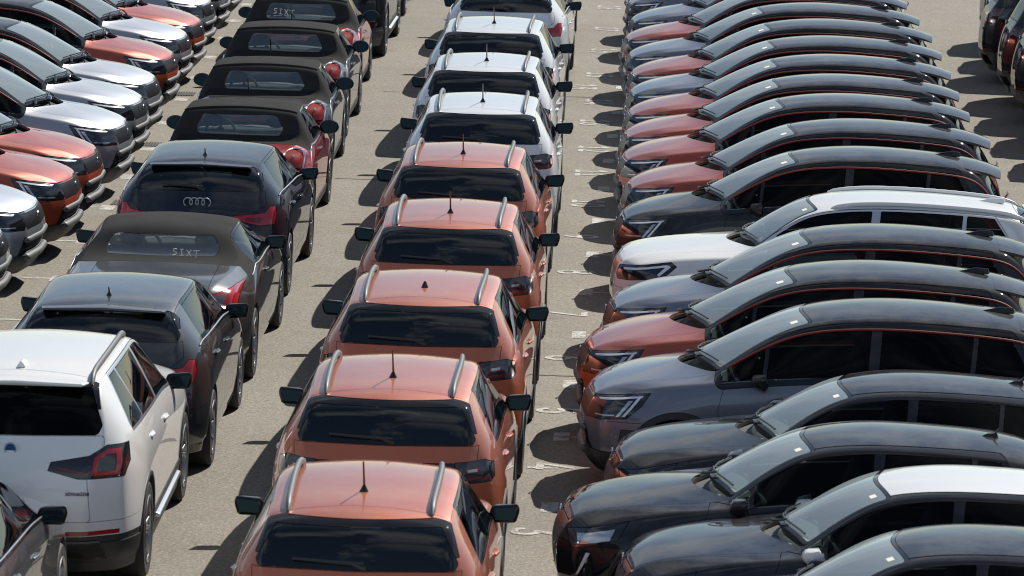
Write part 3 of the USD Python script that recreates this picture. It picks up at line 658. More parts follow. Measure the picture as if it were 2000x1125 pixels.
def front_lip(path, u, vmax, d, r, look, flat=1.0, n=40):
    return lambda g, add: add(path, fin(tube(g.line(u, u, -vmax, vmax, n, d), r * np.clip(6 * np.minimum(np.linspace(0, 1, n), np.linspace(1, 0, n)) + .3, 0, 1), 8, flat), 60), look)
def crossover_spoiler(g, add):
    lo, hi = [], []
    for y in np.linspace(-.50, .50, 21):
        k = 1 - .10 * (abs(y) / .5) ** 3; zc_ = g.ze - g.tdrop * (y / .50) ** 2 * .9
        for x, dz, th in ((g.xe + .16, .020, .018), (g.xe + .02, -.004, .020), (g.xe - .10, -.034, .020), (g.xe - .235 * k, -.078, .006)):
            hi.append((x, y * (1.0 if x > g.xe else .96), zc_ + dz + .006)); lo.append((x, y * (1.0 if x > g.xe else .96), zc_ + dz - th))
    n, m = 21, 4; v = np.array(hi + lo); N_ = n * m; f = []
    for i in range(n - 1):
        for j in range(m - 1):
            a, b, c, d = i * m + j, i * m + j + 1, (i + 1) * m + j + 1, (i + 1) * m + j
            f += [(a, b, c), (a, c, d), (N_ + a, N_ + c, N_ + b), (N_ + a, N_ + d, N_ + c)]
        for j in (0, m - 1):
            a, d = i * m + j, (i + 1) * m + j; q = [(a, d, N_ + d), (a, N_ + d, N_ + a)]; f += q if j == 0 else [t[::-1] for t in q]
    for i in (0, n - 1):
        for j in range(m - 1):
            a, b = i * m + j, i * m + j + 1; q = [(a, N_ + a, N_ + b), (a, N_ + b, b)]; f += q if i == 0 else [t[::-1] for t in q]
    ms = trimesh.Trimesh(v, np.array(f), process=False)
    if ms.volume < 0: ms.invert()
    add('spoiler', fin(ms, 45), 'paint_roof')
crossover = build_car(dict(xe=-1.70, ze=1.50, xrr=-1.22, zrr=1.565, xw=-1.97, zw=1.12, xt=-2.07, yr2=.535, xl=2.04, zl=.825, xh1=1.92, zh1=.905, xhm=1.60, zhm=.995, xc=1.27, zc=1.075, arc=.20, xh=.24, zbum=.60, kit=dict(
    dlo=[(1.3, .8), (-1.66, 1.06), (-1.30, 1.7), (1.3, 1.7)], pillars=[(.60, .50, .018), (-.30, -.37, .045), (-1.10, -1.20, .022)], side_glass='glass_tint', rear_side_glass='glass_dark',
    frame=.05, dlo_v=2.92, rw=FLAT(.60, .47, 1.14, 1.40), roof='paint_roof', roof_v=4.62, bonnet=(3.1, 5.86, 2.02),
    trims=[('grille', FLAT(.50, .52, .66, .815), 'y', 1.5, 3, 'grille_black', {}),
           ('headlight/lens', P([(2.06, .822), (1.50, .905), (1.57, .80), (1.70, .69), (2.03, .655)]), 'x', .36, 1.3, 'lamp_dark', dict(both=True)),
           ('headlight/daytime_strip', P([(1.93, .823), (1.56, .878), (1.57, .864), (1.92, .812)]), 'x', .45, 1.3, 'lamp_white', dict(both=True, over=.004)),
           ('headlight/wing_strip', P([(1.575, .868), (1.60, .868), (1.735, .705), (1.712, .705)]), 'x', .45, 1.3, 'lamp_white', dict(both=True, over=.0045)),
           ('headlight/reflector', P([(1.645, .835), (1.685, .83), (1.79, .70), (1.765, .70)]), 'x', .45, 1.3, 'lamp_clear', dict(both=True, over=.003)),
           ('headlight/low_strip', P([(1.96, .70), (1.80, .715), (1.80, .705), (1.96, .69)]), 'x', .45, 1.3, 'lamp_clear', dict(both=True, over=.0035)),
           ('lower_grille', FLAT(.66, .56, .38, .585), 'y', 1.5, 3, 'black_plastic', dict(recess=.05)),
           ('fog_lamp_panel', P([(1.78, .38), (1.58, .42), (1.62, .60), (1.74, .60)]), 'x', .55, 1.3, 'black_plastic', dict(both=True)),
           ('skid_plate', FLAT(.70, .66, .2, .385), 'y', 1.5, 3, 'skid_grey', dict(proud=True)),
           ('tail_light', P([(.52, .93), (.80, .90), (.80, 1.05), (.55, 1.04)]), 'y', -3, -1.5, 'lamp_red', dict(both=True))],
    clad='black_plastic', cladz=.40, doors=[(.93, -.30, -1.27)], tailgate=FLAT(.52, .62, .64, 1.11), papers=True,
    mirror=(.58, .895, 1.05, 'std'), mirror_look='gloss_black', handles=[(-.12, .93), (-1.08, .97)], rim_look='alloy_dark', cabin=(.20, -.78),
    extras=[ribbon('window_strip', 7.2, 12.55, 2.74, 3.2, .0105, 'trim_red'), fin_antenna(-1.38), sticker, crossover_spoiler, front_ring('emblem', .74, .045, .007, 'chrome'), raised_wiper, front_lip('bumper_lip', 1.80, 3.0, -.012, .036, 'grey_plastic'), front_lip('bumper_lip', .92, 3.3, -.018, .055, 'skid_grey', .8)] + [front_lip('grille_bar', u_, 2.1, -.03, .011, 'black_plastic') for u_ in (1.15, 1.35, 1.55)])))
def tail_pair(outer, inner=None, look='lamp_red', base='lamp_red', x1=-1.4, over=.004):
    t = [('tail_light/lens', P(outer), 'y', -3, x1, base, dict(both=True))]
    for k, q in enumerate(inner or []):
        t.append((f'tail_light/{q[0]}', q[1] if isinstance(q[1], Polygon) else P(q[1]), 'y', -3, x1, q[2], dict(both=True, over=over + .0008 * k)))
    return t

small_suv = build_car(dict(xf=2.05, xr=-2.06, W=.88, xl=2.0, zl=.90, xh1=1.88, zh1=.975, xhm=1.42, zhm=1.04, xc=.98, zc=1.10, xh=.18, zh=1.525, xm=-.5, zm=1.575, xrr=-1.2, zrr=1.562, xe=-1.74, ze=1.515,
    xw=-1.96, zw=1.20, xt=-2.03, zt=.96, zb0=1.03, zb1=1.12, ax=1.24, bx=-1.31, yr0=.575, yr1=.61, yr2=.585, yw=.625, ybw=.785, kit=dict(
    dlo=[(1.3, .8), (-1.50, 1.06), (-1.42, 1.22), (-1.12, 1.7), (1.3, 1.7)], pillars=[(.58, .48, .018), (-.32, -.40, .04), (-1.06, -1.14, .022)], side_glass='glass_tint', rear_side_glass='glass_tint', frame=.022,
    rw=rnd(P([(-.645, 1.195), (.645, 1.195), (.665, 1.235), (.545, 1.45), (-.545, 1.45), (-.665, 1.235)]), .022), rw_glass='glass_rear', rwf=P([(-.67, 1.27), (.67, 1.27), (.635, 1.38), (.59, 1.492), (-.59, 1.492), (-.635, 1.38)]), rwfx=-1.60, roof='paint',
    roof_v=2.3, roof_tail=[(-1.46, 1.60)],
    trims=[('grille', FLAT(.52, .54, .72, .88), 'y', 1.4, 3, 'lamp_dark', {}), ('headlight/lens', P([(2.02, .88), (1.50, .96), (1.60, .78), (1.98, .72)]), 'x', .5, 1.3, 'lamp_dark', dict(both=True)),
           ('headlight/daytime_strip', P([(1.94, .80), (1.66, .84), (1.68, .80), (1.94, .77)]), 'x', .5, 1.3, 'lamp_white', dict(both=True, over=.004)),
           ('lower_grille', FLAT(.6, .5, .36, .6), 'y', 1.4, 3, 'black_plastic', {})] +
          tail_pair([(.52, .915), (.79, .925), (.81, .955), (.80, 1.055), (.74, 1.09), (.52, 1.075)], [('light_bar', [(.55, .94), (.78, .947), (.78, .97), (.55, .963)], 'lamp_red_dark'), ('outline', [(.60, .99), (.70, .995), (.70, 1.04), (.60, 1.035)], 'lamp_red_dark'), ('reversing_lamp', [(.615, 1.002), (.685, 1.006), (.685, 1.028), (.615, 1.024)], 'lamp_clear')], base='lamp_dark') +
          [('light_panel', FLAT(.518, .518, .935, 1.07), 'y', -3, -1.5, 'gloss_black', {}), ('reflector', P([(.60, .44), (.74, .45), (.74, .48), (.60, .47)]), 'y', -3, -1.5, 'lamp_red', dict(both=True)), ('diffuser', FLAT(.62, .68, .2, .42), 'y', -3, -1.5, 'black_plastic', dict(proud=True))],
    clad='grey_plastic', cladz=.40, cladw=.05, doors=[(.92, -.32, -1.22)], tailgate=P([(-.52, .62), (.52, .62), (.53, .91), (.68, 1.09), (.69, 1.19), (-.69, 1.19), (-.68, 1.09), (-.53, .91)]),
    mirror=(.60, .90, 1.075, 'std'), mirror_look='mirror_paint', handles=[(-.14, .95), (-1.02, .98)], cabin=(.18, -.78), tint_x=-3,
    extras=[rails(9.35, 11.75, 1.52, 'rail_grey', .045, .021), fin_antenna(-1.12, 'mast'), rear_ring('emblem', 0, 1.0, .055, .008, 'chrome'), rear_wiper(-.05, .42, 1.24)])))
small_suv_stub = Car(); small_suv_stub.parts = [q for q in small_suv.parts if q[0] != 'antenna']      # one of them has lost its mast
def _foot(path, arr, look): small_suv_stub.parts.append((path, arr, look))
_z = small_suv.G[np.argmin(np.abs(small_suv.G[:, 40, 0] + 1.12) + (small_suv.G[:, 40, 2] < 1.1) * 5), 40, 2]
_foot('antenna', fin(tri(hull([(-1.06, 0, _z, .014, .014, .006), (-1.15, 0, _z, .03, .032, .01), (-1.13, 0, _z + .035, .014)], 10)), 50), 'gloss_black')

def lamp_ring(g, add):
    for s in (1, -1):
        q = rnd(P([(.53, .69), (.77, .69), (.78, .99), (.55, .99)]), .06).exterior
        pts = [q.interpolate(t, True) for t in np.linspace(0, 1, 29)]
        p = np.array([[surf_x(g, s * a.x, a.y), s * a.x, a.y] for a in pts])
        p = gaussian_filter1d(p, 1.2, axis=0, mode='wrap')
        add('tail_light/chrome_ring', fin(tube(p, .014, 6), 60), 'chrome')
def roof_seam(g, add):
    add('roof_seam', fin(tube(g.line(11.75, 11.75, -2.3, 2.3, 40, .002), .016, 6), 60), 'fabric_black')
mini = build_car(dict(xf=1.92, xr=-1.93, W=.864, xl=1.84, zl=.80, xh1=1.72, zh1=.90, xhm=1.3, zhm=.965, xc=.85, zc=1.02, xh=.25, zh=1.345, xm=-.25, zm=1.40, xrr=-.70, zrr=1.40, xe=-1.0, ze=1.38,
    xw=-1.13, zw=1.03, xt=-1.80, zt=.93, zb0=.95, zb1=.985, ax=1.21, bx=-1.285, wr=.315, yr0=.60, yr1=.635, yr2=.64, yw=.70, ybw=.82, tdrop=.05, sh=.74, zbum=.56, rbow=.8,
    rows={14: {0: (-1.74, 0, .985), 1: (-1.69, .56, .98), 2: (-1.58, .75, .96)}}, kit=dict(
    dlo=[(1.3, .7), (-.72, .95), (-.60, 1.7), (1.3, 1.7)], pillars=[(.52, .44, .018), (-.38, -.42, .02)], side_glass='glass_tint', frame=.02, dlo_v=2.75,
    rw=rnd(P([(-.47, 1.085), (.47, 1.085), (.49, 1.16), (.42, 1.30), (-.42, 1.30), (-.49, 1.16)]), .05), rw_glass='glass_soft_top', ws_frame=False,
    roof='fabric_black', roof_v=4.95, roof_tail=[(-1.26, 1.01), (-1.34, 1.03)], bonnet=(3.1, 5.86, 2.0),
    trims=[('grille', FLAT(.40, .46, .45, .72), 'y', 1.4, 3, 'lamp_dark', {}), ('headlight/lens', Point(1.62, .80).buffer(.13), 'x', .45, 1.3, 'lamp_clear', dict(both=True))] +
          tail_pair(list(rnd(P([(.54, .70), (.76, .70), (.77, .98), (.56, .98)]), .06).exterior.coords), [('crossbar', [(.56, .81), (.755, .81), (.755, .845), (.56, .845)], 'lamp_red_dark'), ('upright_bar', [(.645, .73), (.675, .73), (.675, .95), (.645, .95)], 'lamp_red_dark')], base='lamp_red_matt'),
    clad='black_plastic', cladz=.30, cladw=.05, doors=[(.86, -.48, None)], tailgate=FLAT(.50, .52, .60, .97), rear_side_glass='glass_tint',
    mirror=(.52, .875, 1.0, 'round'), handles=[(-.26, .86)], handle_look='chrome', cabin=(.05, -.50), floor=.30, rim_look='alloy', dash_look='interior_grey',
    extras=[fin_antenna(.02, 'whip'), ribbon('chrome_strip', 6.9, 13.15, 5.05, 5.05, .011, 'chrome'), lamp_ring, roof_seam])))

hatch = build_car(dict(xf=2.14, xr=-2.20, W=.905, xl=2.08, zl=.80, xh1=1.95, zh1=.885, xhm=1.5, zhm=.955, xc=1.05, zc=1.02, xh=.22, zh=1.40, xm=-.35, zm=1.452, xrr=-1.15, zrr=1.445, xe=-1.70, ze=1.41,
    xw=-1.98, zw=1.14, xt=-2.12, zt=.88, zb0=.96, zb1=1.05, ax=1.30, bx=-1.336, wr=.33, yr0=.56, yr1=.585, yr2=.55, yw=.63, ybw=.80, sh=.77, zbum=.58, kit=dict(
    dlo=[(1.3, .7), (-1.46, 1.0), (-1.40, 1.14), (-1.10, 1.7), (1.3, 1.7)], pillars=[(.66, .56, .018), (-.26, -.36, .04), (-1.06, -1.16, .02)], side_glass='glass_tint', rear_side_glass='glass_tint', frame=.02,
    rw=rnd(P([(-.64, 1.145), (.64, 1.145), (.66, 1.195), (.55, 1.36), (-.55, 1.36), (-.66, 1.195)]), .035), rw_glass='glass_rear', rwf=P([(-.65, 1.24), (.65, 1.24), (.60, 1.38), (-.60, 1.38)]), rwfx=-1.62,
    roof='paint', roof_v=2.3, roof_tail=[(-1.55, 1.52)],
    trims=[('grille', FLAT(.38, .45, .42, .78), 'y', 1.5, 3, 'lamp_dark', {}), ('headlight/lens', P([(2.08, .80), (1.62, .87), (1.66, .76), (2.04, .68)]), 'x', .5, 1.3, 'lamp_clear', dict(both=True))] +
          tail_pair([(.40, .875), (.64, .82), (.79, .825), (.805, .92), (.79, 1.0), (.74, 1.005), (.69, .945), (.38, .915)], [('inner', [(.50, .872), (.64, .848), (.69, .90), (.50, .90)], 'lamp_red_dark')]) +
          [('diffuser', FLAT(.60, .66, .2, .40), 'y', -3, -1.5, 'black_plastic', dict(proud=True))],
    doors=[(.98, -.26, -1.20)], tailgate=P([(-.44, .60), (.44, .60), (.46, .86), (.70, 1.02), (.68, 1.145), (-.68, 1.145), (-.70, 1.02), (-.46, .86)]), frame_look='gloss_black',
    mirror=(.68, .91, 1.0, 'std'), handles=[(-.10, .87), (-1.0, .92)], cabin=(.22, -.75), rim=10, tint_x=-3,
    extras=[fin_antenna(-1.30, 'stub', 'gloss_black'), spoiler('paint', .02, .075, .51, .49, .018, -.012, .010), rear_ring('emblem', 0, 1.04, .045, .0075, 'satin_silver', 4, .062), rear_wiper(-.05, .38, 1.19), ribbon('window_strip', 7.3, 12.3, 4.70, 4.66, .008, 'satin_silver')])))

cabrio = build_car(dict(xf=2.38, xr=-2.39, W=.926, xl=2.32, zl=.78, xh1=2.15, zh1=.87, xhm=1.65, zhm=.93, xc=1.12, zc=.985, xh=.42, zh=1.30, xm=-.15, zm=1.365, xrr=-.55, zrr=1.36, xe=-.78, ze=1.325,
    xw=-1.12, zw=1.05, xt=-2.26, zt=.985, zb0=.93, zb1=.985, ax=1.58, bx=-1.27, wr=.335, yr0=.57, yr1=.585, yr2=.57, yw=.72, ybw=.82, tdrop=.06, sh=.75, zbum=.58,
    rows={14: {0: (-2.24, 0, 1.035), 1: (-2.19, .55, 1.015), 2: (-2.02, .76, .96)}, 15: {0: (-2.37, 0, .66), 1: (-2.325, .52, .66), 2: (-2.17, .785, .66)}}, kit=dict(
    dlo=[(1.4, .7), (-.62, .95), (-.78, 1.12), (-.45, 1.7), (1.4, 1.7)], pillars=[(.72, .62, .018)], side_glass='glass_tint', frame=.018, dlo_v=2.75,
    rw=rnd(P([(-.52, 1.095), (.52, 1.095), (.54, 1.16), (.47, 1.26), (-.47, 1.26), (-.54, 1.16)]), .045), rw_glass='glass_soft_top', ws_frame=False,
    roof='fabric_grey', roof_v=4.95, roof_tail=[(-1.16, 1.03), (-1.24, 1.05)],
    trims=[('grille', FLAT(.34, .36, .40, .74), 'y', 1.5, 3, 'lamp_dark', {}), ('headlight/lens', P([(2.30, .78), (1.82, .84), (1.86, .74), (2.26, .66)]), 'x', .5, 1.3, 'lamp_clear', dict(both=True))] +
          tail_pair([(.42, .79), (.74, .745), (.82, .80), (.835, .95), (.78, .965), (.72, .955), (.46, .89)], [('inner', [(.50, .845), (.70, .83), (.73, .93), (.54, .895)], 'lamp_smoke')]) +
          [('diffuser', FLAT(.60, .66, .2, .40), 'y', -3, -1.5, 'black_plastic', dict(proud=True))],
    doors=[(1.12, -.38, None)], tailgate=P([(-.50, .70), (.50, .70), (.56, .97), (.60, 1.2), (-.60, 1.2), (-.56, .97)]), rear_side_glass='glass_tint',
    mirror=(.74, .925, .985, 'std'), handles=[(-.16, .86)], cabin=(.15, -.42), floor=.28, rim_look='alloy', rim=10,
    extras=[ribbon('window_strip', 7.2, 13.0, 4.85, 5.0, .009, 'satin_silver'), scrawl('writing', -.26, 1.165, .060)])))
mini_written = Car(); mini_written.parts = mini.parts + []
scrawl('writing', .22, 1.20, .07)(mini, lambda *a: mini_written.parts.append(a))

BIG = dict(xf=2.35, xr=-2.36, W=.945, xl=2.29, zl=.96, xh1=2.12, zh1=1.05, xhm=1.62, zhm=1.12, xc=1.12, zc=1.18, xh=.32, zh=1.60, xm=-.45, zm=1.668, xrr=-1.35, zrr=1.655, xe=-1.94, ze=1.615,
    xw=-2.20, zw=1.22, xt=-2.31, zt=1.0, zb0=1.09, zb1=1.17, ax=1.49, bx=-1.374, wr=.372, yr0=.58, yr1=.60, yr2=.555, yw=.625, ybw=.78, rbow=1.25, sh=.90, zbum=.66, ze0=.28, kit=dict(
    dlo=[(1.4, .8), (-1.66, 1.10), (-1.74, 1.24), (-1.36, 1.8), (1.4, 1.8)], pillars=[(.74, .63, .018), (-.26, -.36, .045), (-1.16, -1.26, .022)], side_glass='glass_tint', rear_side_glass='glass_tint', frame=.022,
    rw=rnd(P([(-.63, 1.225), (.63, 1.225), (.66, 1.29), (.56, 1.545), (-.56, 1.545), (-.66, 1.29)]), .035), rwf=P([(-.64, 1.40), (.64, 1.40), (.60, 1.57), (-.60, 1.57)]), rwfx=-1.8,
    roof='paint', roof_v=2.25, roof_tail=[(-1.62, 1.75)], frame_look='satin_silver',
    trims=[('grille/frame', rnd(P([(.04, .60), (.40, .62), (.42, .95), (.05, .97)]), .04), 'y', 1.6, 3, 'chrome', dict(both=True)),
           ('headlight/lens', P([(2.32, .93), (1.72, 1.02), (1.66, .98), (1.80, .86), (2.26, .80)]), 'x', .5, 1.3, 'lamp_dark', dict(both=True)),
           ('headlight/daytime_strip', P([(2.2, .925), (1.76, .99), (1.72, .975), (1.84, .88), (1.86, .895), (1.78, .97), (2.2, .905)]), 'x', .5, 1.3, 'lamp_white', dict(both=True, over=.004)),
           ('lower_grille', FLAT(.60, .50, .40, .58), 'y', 1.6, 3, 'black_plastic', {})] +
          tail_pair([(.28, .98), (.50, .92), (.83, .92), (.86, 1.02), (.84, 1.15), (.70, 1.155), (.58, 1.085), (.30, 1.04)], [('bar', [(.34, .995), (.58, .945), (.58, .965), (.34, 1.012)], 'lamp_red_dark'), ('outline', P([(.60, .945), (.80, .945), (.815, 1.03), (.80, 1.125), (.70, 1.125), (.62, 1.075)], [[(.635, .97), (.765, .97), (.775, 1.03), (.765, 1.095), (.71, 1.095), (.65, 1.06)]]), 'lamp_red')], base='lamp_dark') +
          [('reflector', P([(.42, .495), (.80, .50), (.80, .53), (.42, .525)]), 'y', -3, -1.5, 'lamp_red', dict(both=True)), ('skid_plate', P([(.30, .30), (.74, .30), (.66, .455), (.30, .455)]), 'y', -3, -1.5, 'skid_grey', dict(both=True, proud=True)), ('diffuser', FLAT(.92, .92, .2, .488), 'y', -3, -1.6, 'black_plastic', {}),
           ('badge_plate', P([(.20, .80), (.02, .80), (.02, .81), (.20, .81)]), 'y', -3, -1.5, 'black_plastic', {})][:3],
    clad='black_plastic', cladz=.44, cladw=.03, doors=[(1.05, -.26, -1.28)], tailgate=rnd(P([(-.60, .60), (.60, .60), (.57, .90), (.57, 1.05), (.68, 1.14), (.68, 1.22), (-.68, 1.22), (-.68, 1.14), (-.57, 1.05), (-.57, .90)]), .03),
    mirror=(.76, .955, 1.13, 'std'), mirror_look='gloss_black', handles=[(-.12, 1.0), (-1.06, 1.04)], cabin=(.25, -.85), tint_x=-3, rim=5,
    extras=[rails(9.2, 12.0, 1.80, 'rail_grey', .04, .02), fin_antenna(-1.55, 'fin', 'paint'), spoiler('paint', .02, .085, .52, .49, .018, -.012, .012), rear_ring('emblem', 0, 1.13, .042, .008, 'chrome'), rear_text('lettering', 'xDrive30d', -.50, .80, .026, 'black_plastic'), lambda g, add: add('emblem_disc', fin(tri(py(Point(0, 1.13).buffer(.04), surf_x(g, 0, 1.13) - .003, surf_x(g, 0, 1.13) + .02)), False), 'emblem_blue'),
            lambda g, add: [add('side_step', fin(tri(hull([(.88, s * .90, .36, .03), (-.76, s * .90, .36, .03), (.88, s * .955, .35, .018), (-.76, s * .955, .35, .018)], 8)), 40), 'satin_silver') for s in (1, -1)]]))
big_suv = build_car(BIG)
mid_suv = build_car(dict(BIG, ze=1.555, zrr=1.635, kit=dict(BIG['kit'], scale=.953, papers=True, mirror_look='paint', extras=[rails(9.2, 12.0, 1.80, 'paint', .022, .018), sticker, BIG['kit']['extras'][1], BIG['kit']['extras'][2], front_ring('emblem', 1.0, .042, .008, 'chrome')])))

city = build_car(dict(xf=2.0, xr=-2.05, W=.872, xl=1.93, zl=.76, xh1=1.80, zh1=.85, xhm=1.36, zhm=.935, xc=.94, zc=1.00, xh=.15, zh=1.375, xm=-.42, zm=1.43, xrr=-1.1, zrr=1.405, xe=-1.58, ze=1.34,
    xw=-1.86, zw=1.03, xt=-1.98, zt=.82, zb0=.94, zb1=1.02, ax=1.19, bx=-1.35, wr=.325, yr0=.56, yr1=.58, yr2=.54, sh=.76, zbum=.58, kit=dict(
    dlo=[(1.3, .7), (-1.40, 1.0), (-1.10, 1.7), (1.3, 1.7)], pillars=[(.56, .46, .018), (-.34, -.42, .04), (-1.02, -1.12, .02)], side_glass='glass_tint', rear_side_glass='glass_dark', frame=.045,
    rw=FLAT(.62, .52, 1.05, 1.29), roof='paint_roof', roof_v=3.0, bonnet=(3.1, 5.86, 2.02), papers=True,
    trims=[('grille', FLAT(.40, .52, .36, .70), 'y', 1.4, 3, 'black_plastic', {}), ('headlight/lens', P([(1.88, .72), (1.42, .83), (1.50, .70), (1.84, .60)]), 'x', .5, 1.3, 'lamp_dark', dict(both=True)),
           ('headlight/reflector', P([(1.80, .71), (1.52, .77), (1.56, .69), (1.79, .64)]), 'x', .5, 1.3, 'lamp_clear', dict(both=True, over=.003)),
           ('daytime_strip', P([(1.70, .59), (1.73, .59), (1.80, .42), (1.785, .42)]), 'x', .5, 1.3, 'lamp_white', dict(both=True, over=.004))] +
          tail_pair([(.50, .86), (.85, .84), (.86, .97), (.50, .95)], base='lamp_red_dark'),
    clad='black_plastic', cladz=.32, cladw=.02, doors=[(.88, -.34, -1.15)], tailgate=FLAT(.5, .6, .6, 1.03), mirror=(.60, .885, .985, 'std'), mirror_look='mirror_paint', handles=[(-.14, .86), (-1.0, .9)], cabin=(.16, -.75), rim_look='alloy_dark',
    extras=[fin_antenna(-1.22, 'stub'), sticker, spoiler('paint_roof', .05, .13, .46, .43, .03), front_ring('emblem', .74, .04, .007, 'chrome')])))

# ==== LAYOUT
# ------------------------------------------------------------------ the ground
def sheet(path, poly_pts, z, look):
    p = np.array(poly_pts, float); n = len(p)
    return put(path, (np.c_[p, np.full(n, z)], np.array([[0, i, i + 1] for i in range(1, n - 1)]), np.tile([0, 0, 1.0], (n, 1))), look)
tag(sheet('/World/parking_lot', [(-400, -60), (400, -60), (400, 900), (-400, 900)], 0, 'asphalt'), kind='structure', label='sunlit worn asphalt of the parking compound between the rows of cars', cat='asphalt')

LOT = 1.75                                  # the lot's grid is turned a little to the right of straight ahead
ux = np.array([math.cos(math.radians(LOT)), -math.sin(math.radians(LOT))]); uy = np.array([math.sin(math.radians(LOT)), math.cos(math.radians(LOT))])
def on(base, dx, dy, rz):
    """World position of the car whose local point (dx, dy) stands over base."""
    c, s = math.cos(math.radians(rz)), math.sin(math.radians(rz))
    return (base[0] - (c * dx - s * dy), base[1] - (s * dx + c * dy), 0.0)

def flat_text(path, text, base, h, rz, wsc=1.0, z=.004):
    m = meshkit.text_mesh(text, h, .0015, True); v = m.vertices
    v[:, 0] = (v[:, 0] - v[:, 0].mean()) * wsc; v[:, 1] -= h / 2
    c, s = math.cos(math.radians(rz)), math.sin(math.radians(rz))
    m.vertices = np.c_[base[0] + c * v[:, 0] - s * v[:, 1], base[1] + s * v[:, 0] + c * v[:, 1], z + v[:, 2]]
    return put(path, fin(m, False), 'road_paint')
def quad(path, base, lx, ly, z, look):
    """A painted rectangle lx long across the lot and ly along it, centred on base."""
    b = np.array(base, float); a1, a2 = ux * lx / 2, uy * ly / 2
    return sheet(path, [b - a1 - a2, b + a1 - a2, b + a1 + a2, b - a1 + a2], z, look)
for k, (x0, x1, y, t) in enumerate(((-1.9, 1.2, 66.3, 'far'), (-2.2, -.4, 57.2, 'middle'), (.1, .8, 44.0, 'short'), (-1.9, -.9, 40.2, 'near'))):
    n = 40; q = np.linspace(0, 1, n); xs_ = x0 + (x1 - x0) * q; ys_ = y - (xs_ - x0) * .03 + .05 * (meshkit.fbm(np.c_[q * 9, q * 0 + k, q * 0], 4, k) - .5); w_ = .010 + .014 * meshkit.noise(np.c_[q * 14, q * 0 + k, q * 0 + 3])
    v = np.vstack([np.c_[xs_, ys_ - w_, np.full(n, .004)], np.c_[xs_, ys_ + w_, np.full(n, .004)]]); i = np.arange(n - 1)
    tag(put('/World/' + numbered('paving_crack'), (v, np.vstack([np.c_[i, i + 1, i + 1 + n], np.c_[i, i + 1 + n, i + n]]), np.tile([0, 0, 1.0], (2 * n, 1))), 'tar'), f'thin dark crack across the asphalt lane, the {t} one', 'crack')
WORD = dict(zip(range(3, 19), 'three four five six seven eight nine ten eleven twelve thirteen fourteen fifteen sixteen seventeen eighteen'.split()))
NUMS = {18: (1.51, 78.88), 17: (1.42, 75.5), 16: (1.32, 72.18), 15: (1.21, 68.93), 14: (1.15, 65.61), 13: (1.06, 63.29), 12: (1.01, 60.52), 11: (.95, 58.3), 10: (.88, 55.5), 9: (.77, 52.9), 8: (.69, 50.32), 7: (.58, 47.58), 6: (.54, 44.95), 5: (.45, 42.18), 4: (.37, 39.59), 3: (.24, 36.91)}
for k, b in NUMS.items():
    tag(flat_text('/World/' + numbered('stall_number'), str(k), b, .38, -90 - LOT, .95), f"number {WORD[k]} painted in white on the asphalt before the right row", 'road marking')
tag(flat_text('/World/' + numbered('stall_number'), '13', (.93, 67.4), .42, -90 - LOT, .95), 'white painted number 13 repeated out of order between stall numbers 14 and 15', 'road marking')
names = {y: f'{WORD[k]} and {WORD[k + 1]}' for k, y in zip(range(3, 18), (37.9, 40.95, 43.55, 46.31, 48.97, 51.6, 54.19, 56.87, 59.46, 61.97, 64.54, 67.5, 70.53, 73.78, 77.2))}
for y, t in names.items():
    x = .05 + (y - 30) * .0385
    o = UsdGeom.Xform.Define(stage, '/World/' + numbered('stall_line')).GetPrim(); p = str(o.GetPath())
    quad(p + '/end_block', np.array([x, y]), .14, .40, .004, 'road_paint'); quad(p + '/stripe', np.array([x, y]) + ux * (.075 + 2.3), 4.6, .07, .004, 'road_paint')
    tag(o, f'white stall line with a block end between stall numbers {t}', 'road marking')
for k in range(13):
    y = 46.34 + 2.63 * k; b = np.array([-4.80 + (y - 46) * .0085, y]); far = ('nearest', 'second', 'third', 'fourth', 'fifth', 'sixth', 'seventh', 'eighth', 'ninth', 'tenth', 'eleventh', 'twelfth', 'farthest')[k]
    o = UsdGeom.Xform.Define(stage, '/World/' + numbered('stall_line')).GetPrim(); p = str(o.GetPath())
    quad(p + '/end_block', b, .17, .38, .004, 'road_paint'); quad(p + '/stripe', b - ux * (.085 + 2.3), 4.6, .07, .004, 'road_paint')
    tag(o, f'white stall line by the left row of crossovers, {far} of those at its noses', 'road marking')
for b, t in (((-4.58, 54.63), 'nearest of three along the left row'), ((-4.64, 59.9), 'middle of three along the left row'), ((-4.63, 65.37), 'farthest of three along the left row')):
    o = UsdGeom.Xform.Define(stage, '/World/' + numbered('drain_grate')).GetPrim(); p = str(o.GetPath()); b = np.array(b)
    quad(p + '/pit', b, .26, .40, .004, 'tyre_rubber')
    for k in range(7):
        bar = trimesh.creation.box((.016, .40, .012)); bar.apply_transform(trimesh.transformations.rotation_matrix(-math.radians(LOT), [0, 0, 1])); c_ = b + ux * (.036 * (k - 3)); bar.apply_translation((c_[0], c_[1], .008))
        put(p + '/bar' + (f'_{k:03d}' if k else ''), fin(bar, False), 'grey_plastic')
    tag(o, f'dark iron drain grate in the asphalt, {t}', 'drain grate')

